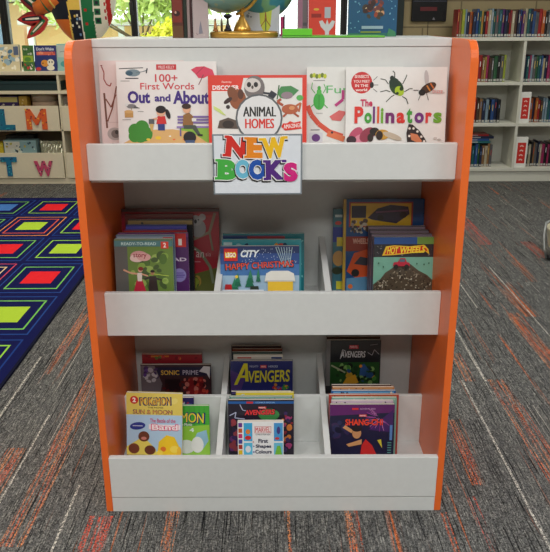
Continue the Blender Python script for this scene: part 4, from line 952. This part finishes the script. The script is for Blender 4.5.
G = 'books in the bottom centre bay of the display'
for k, (x0, x1, y, D, c, b, lab) in enumerate([
    (231, 281, 346, 2.025, (46, 30, 34), (60, 40, 44), 'black-topped book, rearmost in the bottom centre bay'),
    (232, 282, 349, 2.010, (130, 60, 44), (150, 74, 50), 'rust book second from the back in the bottom centre bay'),
    (231.5, 282, 352, 1.995, (30, 44, 52), (60, 90, 84), 'dark green book third from the back in the bottom centre bay'),
    (233, 283, 355, 1.980, (206, 202, 192), (220, 216, 208), 'white book with a red mark behind the purple-blue comic')]):
    def f(A, k=k, c=c, b=b):
        A.rect(0, 0, 1, 1, c).rect(.02, .95, .98, .99, b)
        if k == 3: A.rect(.08, .91, .36, .945, (190, 70, 60)).rect(.76, .90, .97, .95, (40, 66, 120))
    book('paperback_book', lab, 'book', D, ZB, R(4), x0, x1, y, .0095, c, G, art=f, yb=392)
def ave(A):
    A.rect(0, 0, 1, 1, (40, 46, 116)).poly([(0, 0), (0, .7), (.24, .5), (.16, 0)], (84, 60, 128)).blobs(81, 12, (.36, .0, .97, .28), [(190, 40, 44), (60, 140, 60), (210, 140, 50), (90, 90, 150)], .02, .04)
    A.text('MIGHTY', .31, .79, .45, .86, (190, 200, 226), .01).rect(.48, .77, .58, .87, (206, 44, 50)).text('MARVEL', .49, .79, .57, .85, (245, 235, 235), .01).text('HEROES', .61, .79, .76, .86, (190, 200, 226), .01)
    A.poly([(.05, .21), (.215, .93), (.275, .93), (.29, .33), (.235, .33), (.232, .45), (.16, .45), (.105, .22)], (230, 220, 50)).poly([(.18, .53), (.232, .53), (.236, .76)], (40, 46, 116))
    A.text('VENGERS', .29, .30, .955, .70, (230, 220, 50), .02, .03, .15)

book('paperback_book', 'purple-blue comic titled AVENGERS in yellow, back of the bottom centre bay', 'book', 1.960, ZB, R(4.5), 230, 292.5, 361, .012, (36, 38, 96), G, art=ave, yb=391)
for k, (x0, x1, y, D, c, b, lab) in enumerate([
    (230.5, 291, 391.5, 1.838, (40, 40, 66), (70, 60, 110), 'dark book behind the yellow one in the bottom centre bay'),
    (235.5, 293.5, 392.6, 1.818, (216, 196, 50), (226, 206, 70), 'yellow-topped book in the bottom centre bay'),
    (229, 292, 396.5, 1.797, (90, 140, 130), (150, 190, 180), 'pale green-topped book behind the blue-banded comic')]):
    book('paperback_book', lab, 'book', D, ZB, LB, x0, x1, y, .010, c, G, art=lambda A, c=c, b=b, k=k: A.rect(0, 0, 1, 1, c).rect(.02, .96, .98, .99, b).blobs(82+k, 8, (.05, .9, .95, .985), [b, (200, 210, 220), (60, 70, 110)], .01, .03))
def avg2(A):
    A.rect(0, 0, 1, 1, (36, 30, 46)).rect(0, .93, 1, .975, (36, 92, 160)).rect(.28, .935, .38, .97, (200, 44, 50)).text('COMICS SPECIAL', .42, .94, .72, .965, (150, 190, 230), .02)
    A.line([(.02, .72), (.12, .78), (.10, .68), (.25, .66)], .012, (190, 196, 226)).line([(.18, .92), (.22, .82), (.30, .80)], .01, (190, 196, 226)).blobs(83, 24, (.0, .03, .2, .7), [(110, 50, 120), (60, 40, 90), (150, 60, 70), (40, 30, 60)], .03, .07).blobs(84, 24, (.8, .05, .99, .8), [(160, 60, 110), (206, 120, 50), (60, 40, 90), (140, 40, 50)], .02, .06)
    A.ell(.62, .74, .16, .10, (60, 130, 70)).rect(.46, .85, .58, .885, (206, 44, 50)).text('MARVEL', .47, .855, .57, .88, (245, 235, 235), .03)
    A.text('AVENGERS', .24, .73, .72, .84, (60, 10, 20), .07, .03, .15).text('AVENGERS', .25, .74, .71, .83, (224, 52, 60), .035, .03, .15)
book('paperback_book', 'dark comic titled AVENGERS in red with a blue band, in the bottom centre bay', 'book', 1.772, ZB, LB, 227.5, 293.5, 399.8, .011, (60, 60, 70), G, art=avg2)
def fsc(A):
    A.rect(0, 0, 1, 1, (236, 236, 236))
    for k, c in enumerate([(104, 50, 140), (196, 90, 40), (200, 40, 110), (70, 70, 150), (170, 50, 40), (236, 196, 40)]): A.rect(.015, .83-k*.162, .10, .96-k*.162, c)
    A.rect(.13, .42, .32, .96, (60, 170, 220)).rect(.13, .0, .32, .37, (90, 190, 226)).rect(.79, .42, .985, .96, (70, 150, 210)).rect(.79, .0, .985, .37, (110, 190, 220))
    A.ell(.225, .52, .07, .05, (206, 44, 40)).ell(.225, .70, .05, .06, (226, 130, 50)).ell(.225, .18, .06, .08, (230, 230, 236)).ell(.89, .74, .04, .09, (70, 60, 130)).ell(.86, .50, .05, .03, (206, 60, 60)).poly([(.81, .0), (.86, .28), (.93, .28), (.97, .0)], (120, 190, 60))
    A.rect(.37, .66, .73, .86, (190, 44, 60)).rect(.378, .67, .722, .85, (240, 228, 228)).text('MARVEL', .39, .685, .71, .835, (206, 36, 50), .02).text('COMICS FOR KIDS', .39, .60, .71, .64, (60, 60, 70), .01)
    A.text('First', .45, .37, .66, .49, (30, 34, 70), .03).text('Shapes', .39, .195, .73, .325, (30, 34, 70), .03).text('Colours', .38, .05, .74, .165, (30, 34, 70), .03).ell(.34, .40, .02, .02, (200, 60, 60), n=3).ell(.35, .27, .018, .018, (40, 60, 160), n=4).ell(.35, .10, .018, .018, (40, 60, 160), n=8)

book('board_book', 'white board book reading First Shapes Colours, front of the bottom centre bay', 'book', 1.742, ZB, LB, 237, 283, 421.5, .012, (226, 226, 226), G, art=fsc)
G = 'books in the bottom right bay of the display'
book('paperback_book', 'brown-edged book at the very back of the bottom right bay', 'book', 2.005, ZB, R(4), 326.5, 380, 337, .012, (92, 66, 50), G, yb=390, art=lambda A: A.rect(0, 0, 1, 1, (80, 58, 46)).rect(.02, .97, .98, .99, (120, 90, 66)))
def ave3(A):
    A.rect(0, 0, 1, 1, (26, 28, 34)).rect(0, 0, .08, 1, (120, 120, 122)).rect(.08, 0, .98, .52, (36, 84, 38)).blobs(91, 44, (.1, 0, .97, .52), [(70, 140, 60), (30, 60, 34), (200, 160, 50), (40, 80, 130), (130, 176, 100), (20, 30, 24)], .025, .07)
    A.line([(.1, .46), (.36, .30)], .03, (160, 170, 140)).poly([(.30, .02), (.38, .18), (.54, .26), (.60, .10), (.52, 0)], (220, 166, 48)).poly([(.64, .46), (.70, .50), (.76, .40), (.72, .22), (.62, .24)], (50, 90, 150)).ell(.64, .44, .03, .03, (226, 140, 50))
    A.rect(.42, .82, .59, .90, (206, 44, 66)).text('MARVEL', .435, .835, .575, .885, (245, 225, 230), .01).text('AVENGERS', .27, .63, .72, .77, (206, 210, 214), .02, .0, .15).line([(.26, .60), (.30, .80), (.35, .78)], .012, (206, 210, 214)).line([(.76, .74), (.84, .68), (.88, .80), (.97, .70)], .01, (170, 170, 176)).line([(.80, .90), (.94, .92)], .008, (140, 140, 146))

book('paperback_book', 'black and green comic titled AVENGERS in silver, back of the bottom right bay', 'book', 1.980, ZB, R(4), 326, 381, 340.5, .012, (44, 46, 50), G, art=ave3, yb=386)
for k, (x0, x1, y, D, c, b, lab) in enumerate([
    (331, 391, 385.2, 1.838, (40, 30, 44), (60, 46, 60), 'dark book rearmost of the front stack in the bottom right bay'),
    (332, 394, 387.5, 1.821, (190, 130, 80), (206, 150, 96), 'tan-orange book in the front stack of the bottom right bay'),
    (331, 395.5, 391, 1.804, (40, 96, 160), (110, 170, 210), 'blue book in the front stack of the bottom right bay'),
    (328.5, 398.5, 395, 1.787, (176, 60, 50), (206, 110, 60), 'red and orange book in the front stack of the bottom right bay'),
    (331.5, 396.5, 398, 1.770, (130, 176, 160), (160, 200, 180), 'pale green book in the front stack of the bottom right bay'),
    (331, 393, 401, 1.753, (206, 180, 200), (220, 200, 214), 'pale pink book behind the front comic in the bottom right bay')]):
    book('paperback_book', lab, 'book', D, ZB, LB, x0, x1, y, .010, c, G, art=lambda A, c=c, b=b, k=k: A.rect(0, 0, 1, 1, c).rect(.03, .955, .97, .985, b).blobs(92+k, 10, (.05, .94, .95, .99), [b, (230, 220, 200), tuple(v//2 for v in c)], .01, .022))
def shang(A):
    A.rect(0, 0, 1, 1, (30, 30, 60)).poly([(0, .78), (0, 1), (1, 1), (1, .84)], (96, 34, 100)).poly([(.6, .5), (.98, .9), (.98, .45)], (66, 34, 96))
    rg = random.Random(17)
    for _ in range(36):
        a = rg.uniform(2.2, 5.6); l_ = rg.uniform(.05, .28); u, v = .78, .74
        A.line([(u+l_*.4*math.cos(a), v+l_*.4*math.sin(a)), (min(.98, u+l_*math.cos(a)), min(.98, v+l_*math.sin(a)))], .006, rg.choice([(180, 90, 170), (206, 130, 190), (150, 60, 150)]))
    A.blobs(97, 14, (.02, .3, .35, .75), [(44, 44, 84), (24, 24, 48), (60, 40, 80)], .03, .08)
    A.rect(.34, .90, .44, .94, (206, 50, 60)).text('ADVENTURES', .46, .905, .70, .935, (190, 150, 190), .01).rect(.45, .765, .57, .81, (206, 50, 60)).text('MARVEL', .46, .772, .56, .803, (245, 225, 230), .01)
    A.text('SHANG-CHI', .24, .595, .82, .72, (232, 66, 38), .035)
    # plain fields of red, tan and blue in place of the printed figure
    A.poly([(.48, 0), (.50, .20), (.56, .32), (.66, .20), (.74, 0)], (200, 44, 44)).poly([(.20, .55), (.24, .60), (.36, .50), (.34, .44)], (206, 150, 100)).poly([(.26, .22), (.30, .17), (.50, .22), (.50, .32)], (206, 150, 100)).ell(.42, .44, .07, .09, (196, 140, 96)).ell(.42, .53, .08, .05, (34, 28, 34))
    A.poly([(.74, .30), (.80, .32), (.82, .14), (.78, .22)], (206, 190, 60)).rect(.93, .3, .97, .60, (90, 130, 190))
    for k in range(5): A.rect(.90, .04+k*.05, .96, .06+k*.05, (90, 150, 150))
book('paperback_book', 'dark blue and purple comic titled SHANG-CHI in red, front of the bottom right bay', 'book', 1.732, ZB, LB, 329.5, 394.5, 404.8, .011, (40, 38, 60), G, art=shang)

# ------------------------------------------------------------ things on top of the display bookcase
ZU = 1.2078
def upright(name, label, x0, x1, D, h, t, col, art=None, spine=None, lean=R(2), yaw=0, cat='book'):
    a = px(x0, 36, D).x; b = px(x1, 36, D).x; wd = b-a
    r = empty(name, ((a+b)/2, D, ZU), (-lean, 0, yaw)); tag(r, label, cat)
    c = P(col); MB().box(-wd/2, wd/2, 0, .002, 0, h, c, .0005, 1).box(-wd/2, wd/2, t-.002, t, 0, h, c).box(-wd/2, -wd/2+.003, .002, t-.002, 0, h, P(spine) if spine else c).build('cover', r)
    MB().box(-wd/2+.003, wd/2-.004, .002, t-.002, .003, h-.003, PAGES).build('pages', r)
    if art: A = Art(wd, h); art(A); A.build(r)
    return r
upright('hardback_book', 'dark red and brown illustrated book standing left of the globe', 173.5, 184.5, 1.90, .26, .014, (96, 34, 30),
        lambda A: A.rect(0, 0, 1, 1, (84, 40, 30)).rect(.08, .14, .92, .6, (120, 44, 34)).ell(.45, .22, .3, .25, (50, 22, 22)).ell(.35, .23, .09, .12, (196, 150, 130)).rect(.05, 0, .95, .11, (98, 66, 40)))
upright('hardback_book', 'thin green-black book standing beside the dark red book', 185, 188.3, 1.90, .26, .1, (20, 34, 26), None)
upright('hardback_book', 'thin grey book with white edges beside the green-black book', 188.6, 191.4, 1.90, .26, .1, (150, 132, 130), None)
upright('hardback_book', 'thin maroon book between the two grey books', 191.6, 194, 1.90, .26, .1, (60, 26, 30), None)
upright('hardback_book', 'pale grey-pink book with a grey tower on its cover, left of the globe', 194.3, 209.5, 1.885, .27, .012, (172, 156, 156),
        lambda A: A.rect(0, 0, 1, 1, (176, 160, 160)).poly([(.36, .05), (.42, .10), (.50, .15), (.56, .10), (.62, .05), (.56, .06)], (120, 120, 132)).poly([(.34, .035), (.44, .075), (.5, .145), (.56, .075), (.66, .035)], (124, 122, 134)).blobs(102, 8, (.05, .01, .95, .05), [(150, 130, 130), (190, 176, 170)], .03, .08))
def globe():
    D = 1.93; a = px(211, 36, D).x; b = px(279, 36, D).x; cx = (a+b)/2; R_ = (b-a)/2
    GOLD = mat((206, 160, 74), .3, .55, name='brass')
    r = empty('desk_globe', (cx, D, ZU)); tag(r, 'desk globe on a round gold base standing on top of the white display', 'globe')
    MB().lathe([(R_*.98, 0), (R_, .003), (R_, .010), (R_*.985, .014), (R_*.9, .0155), (R_*.5, .0155)], GOLD, 64).build('base', r)
    MB().lathe([(.022, .0157), (.022, .020), (.0195, .026), (.013, .038), (.009, .043), (.007, .05)], GOLD, 32, (px(243, 30, D).x-cx, 0, 0)).build('foot', r)
    gx = px(226, 0, D).x-cx; gz = .146
    px0 = px(243, 10, D).x-cx
    MB().tube([(px0, 0, .045), (px0-.001, 0, .065), (px0+.001, 0, .078)], [.006, .005, .007], GOLD, 12).tube([(gx+.095*math.cos(t), 0, gz+.095*math.sin(t)) for t in [R(-74+7*k) for k in range(22)]], .004, GOLD, 8).build('meridian_arm', r)
    m = bpy.data.materials.new('globe_map'); m.use_nodes = True; nt = m.node_tree
    n = nn(nt, 'ShaderNodeTexNoise'); n.inputs['Scale'].default_value = 14; n.inputs['Detail'].default_value = 4
    cr = nn(nt, 'ShaderNodeValToRGB'); e = cr.color_ramp.elements; e[0].position = .47; e[0].color = (*lin((130, 176, 172)), 1); e[1].position = .5; e[1].color = (*lin((168, 184, 150)), 1)
    g = nn(nt, 'ShaderNodeTexCoord'); nt.links.new(g.outputs['Object'], n.inputs['Vector']); nt.links.new(n.outputs['Fac'], cr.inputs[0]); nt.links.new(cr.outputs[0], nt.nodes['Principled BSDF'].inputs['Base Color'])
    nt.nodes['Principled BSDF'].inputs['Roughness'].default_value = .3
    rr = .088
    MB().lathe([(max(.0005, rr*math.sin(PI*k/28)), -rr*math.cos(PI*k/28)) for k in range(29)], m, 48, (gx, 0, gz)).build('sphere', r)
    # landmark figures standing on the base
    def fig(name, label, x, prof, c, n=4):
        X = px(x, 30, D-.03).x; o = MB().lathe(prof, mat(c, .4, .4), n).build(name); o.location = (X, D-.035, ZU+.0157); tag(o, label, 'figurine'); o.rotation_euler = (0, 0, PI/4)
    fig('tower_figurine', 'small gold lattice tower figure at the left of the gold base', 216.5, [(.0085, 0), (.0085, .004), (.0065, .004), (.006, .009), (.003, .022), (.0028, .026), (.0036, .0262), (.0015, .030), (.0008, .046)], (170, 112, 62))
    fig('chess_figurine', 'small black spired figure at the left of the gold foot', 229, [(.010, 0), (.010, .004), (.007, .006), (.0055, .012), (.003, .017), (.002, .028), (.009, .032), (.012, .036), (.006, .040)], (24, 20, 34), 12)
    fig('tower_figurine', 'thin dark spire figure between the gold tower and the black figure', 222.8, [(.003, 0), (.003, .018), (.0015, .026), (.0006, .032)], (92, 76, 60), 6)
globe()
def whitebook(A):
    A.rect(0, 0, 1, 1, (196, 200, 208)).poly([(.48, .12), (.60, .05), (.64, .05), (.76, .12), (.80, .25), (.46, .25)], (190, 206, 70)).ell(.63, .12, .13, .2, (196, 204, 60)).line([(.63, .05), (.63, .17)], .03, (90, 110, 60)).line([(.50, .095), (.61, .15), (.63, .23)], .02, (150, 80, 40)).line([(.76, .095), (.65, .15), (.63, .23)], .02, (150, 80, 40)).rect(.42, .018, .82, .032, (156, 160, 170))
    A.blobs(104, 18, (.02, .02, .30, .3), [(150, 156, 166), (206, 210, 214), (120, 126, 136)], .02, .05)
upright('picture_book', 'pale grey book with a lime pod-shaped picture, right behind the gold base', 243, 280.5, 2.03, .27, .010, (196, 200, 208), whitebook)
def toyglobe():
    D = 2.09; r = empty('plastic_globe', (px(262, 36, D).x, D, ZU)); tag(r, 'blue and green plastic globe on a pink and black stand behind the grey book', 'globe')
    m = bpy.data.materials.new('toy_globe_map'); m.use_nodes = True; nt = m.node_tree
    n = nn(nt, 'ShaderNodeTexNoise'); n.inputs['Scale'].default_value = 9; n.inputs['Detail'].default_value = 2
    cr = nn(nt, 'ShaderNodeValToRGB'); e = cr.color_ramp.elements; e[0].position = .49; e[0].color = (*lin((70, 150, 176)), 1); e[1].position = .51; e[1].color = (*lin((130, 184, 146)), 1)
    g = nn(nt, 'ShaderNodeTexCoord'); nt.links.new(g.outputs['Object'], n.inputs['Vector']); nt.links.new(n.outputs['Fac'], cr.inputs[0]); nt.links.new(cr.outputs[0], nt.nodes['Principled BSDF'].inputs['Base Color'])
    rr = .097; cz = .137
    MB().lathe([(max(.0005, rr*math.sin(PI*k/28)), -rr*math.cos(PI*k/28)) for k in range(29)], m, 48, (-.002, 0, cz)).build('sphere', r)
    k1 = px(283.5, 36, D).x - r.location.x
    MB().lathe([(.05, 0), (.05, .006), (.03, .010), (.014, .014), (.012, cz-rr+.004)], mat((206, 60, 120), .35), 32).build('stand', r)
    MB().box(k1-.006, k1+.002, -.01, .004, 0, .05, mat((206, 60, 120), .35), .001).box(k1+.002, k1+.006, -.01, .004, 0, .055, DARK, .001).box(-.002, k1+.006, -.008, .002, 0, .005, DARK, .001).build('stand_bracket', r)
toyglobe()
def slab(name, label, cat, x0, x1, D0, D1, z0, z1, col):
    a = px(x0, 36, D0).x; b = px(x1, 36, D0).x; r = empty(name, ((a+b)/2, D0, z0)); tag(r, label, cat)
    W2 = (b-a)/2; MB().box(-W2, W2, 0, D1-D0, 0, z1-z0, mat(col, .35), .001).build('lid', r)
    MB().box(-W2+.001, W2-.001, .001, D1-D0-.001, -.0006, .0004, mat(tuple(int(c*.5) for c in col), .4)).build('base', r)
slab('flat_green_tray', 'long thin lime green tray lying on top of the display', 'tray', 283, 386, 1.850, 2.0, ZU+.0008, ZU+.0048, (96, 176, 50))
slab('green_box', 'small bright green box resting on the lime tray', 'box', 283.5, 313, 1.855, 1.93, ZU+.0056, ZU+.021, (104, 200, 50))
upright('hardback_book', 'mauve and grey spined book behind the green box', 298.5, 309, 2.03, .27, .06, (150, 100, 126),
        lambda A: A.rect(0, 0, 1, 1, (156, 106, 130)).rect(.45, 0, .9, 1, (112, 100, 108)).rect(.48, .1, .86, .13, (80, 74, 84)).rect(.1, .05, .35, .09, (176, 130, 150)))
upright('picture_book', 'red picture book with a pale grey shape, standing behind the lime tray', 309.3, 336.5, 2.02, .27, .012, (214, 60, 44),
        lambda A: A.rect(0, 0, 1, 1, (216, 62, 46)).poly([(.62, .0), (.60, .05), (.45, .09), (.38, .14), (.5, .15), (.62, .11), (.68, .16), (.74, .11), (.86, .15), (.97, .14), (.9, .09), (.76, .05), (.74, 0)], (206, 206, 212)).poly([(.58, .17), (.58, .27), (.80, .27), (.80, .17)], (176, 178, 190)).rect(.1, .175, .46, .21, (150, 36, 30)).ell(.28, .25, .1, .04, (220, 170, 60)))
def bluebk(A):
    A.rect(0, 0, 1, 1, (28, 84, 122)).rect(0, 0, 1, .03, (40, 110, 100)).blobs(111, 26, (.26, .11, .76, .33), [(150, 70, 50), (200, 150, 110), (60, 40, 40), (214, 190, 150), (110, 60, 60), (70, 60, 50)], .03, .08)
    rg = random.Random(3)
    for _ in range(22): A.ell(rg.choice([rg.uniform(.04, .24), rg.uniform(.78, .96)]), rg.uniform(.03, .32), .013, .013, (120, 180, 206), n=6)
    A.rect(.28, .065, .72, .09, (150, 176, 190)).rect(.26, .032, .68, .045, (130, 150, 60)).poly([(.8, .0), (.84, .07), (.98, .04), (.98, 0)], (60, 130, 90))
upright('picture_book', 'large deep blue picture book at the right of the display top', 348.5, 397, 1.995, .29, .014, (28, 84, 122), bluebk, spine=(220, 224, 226))
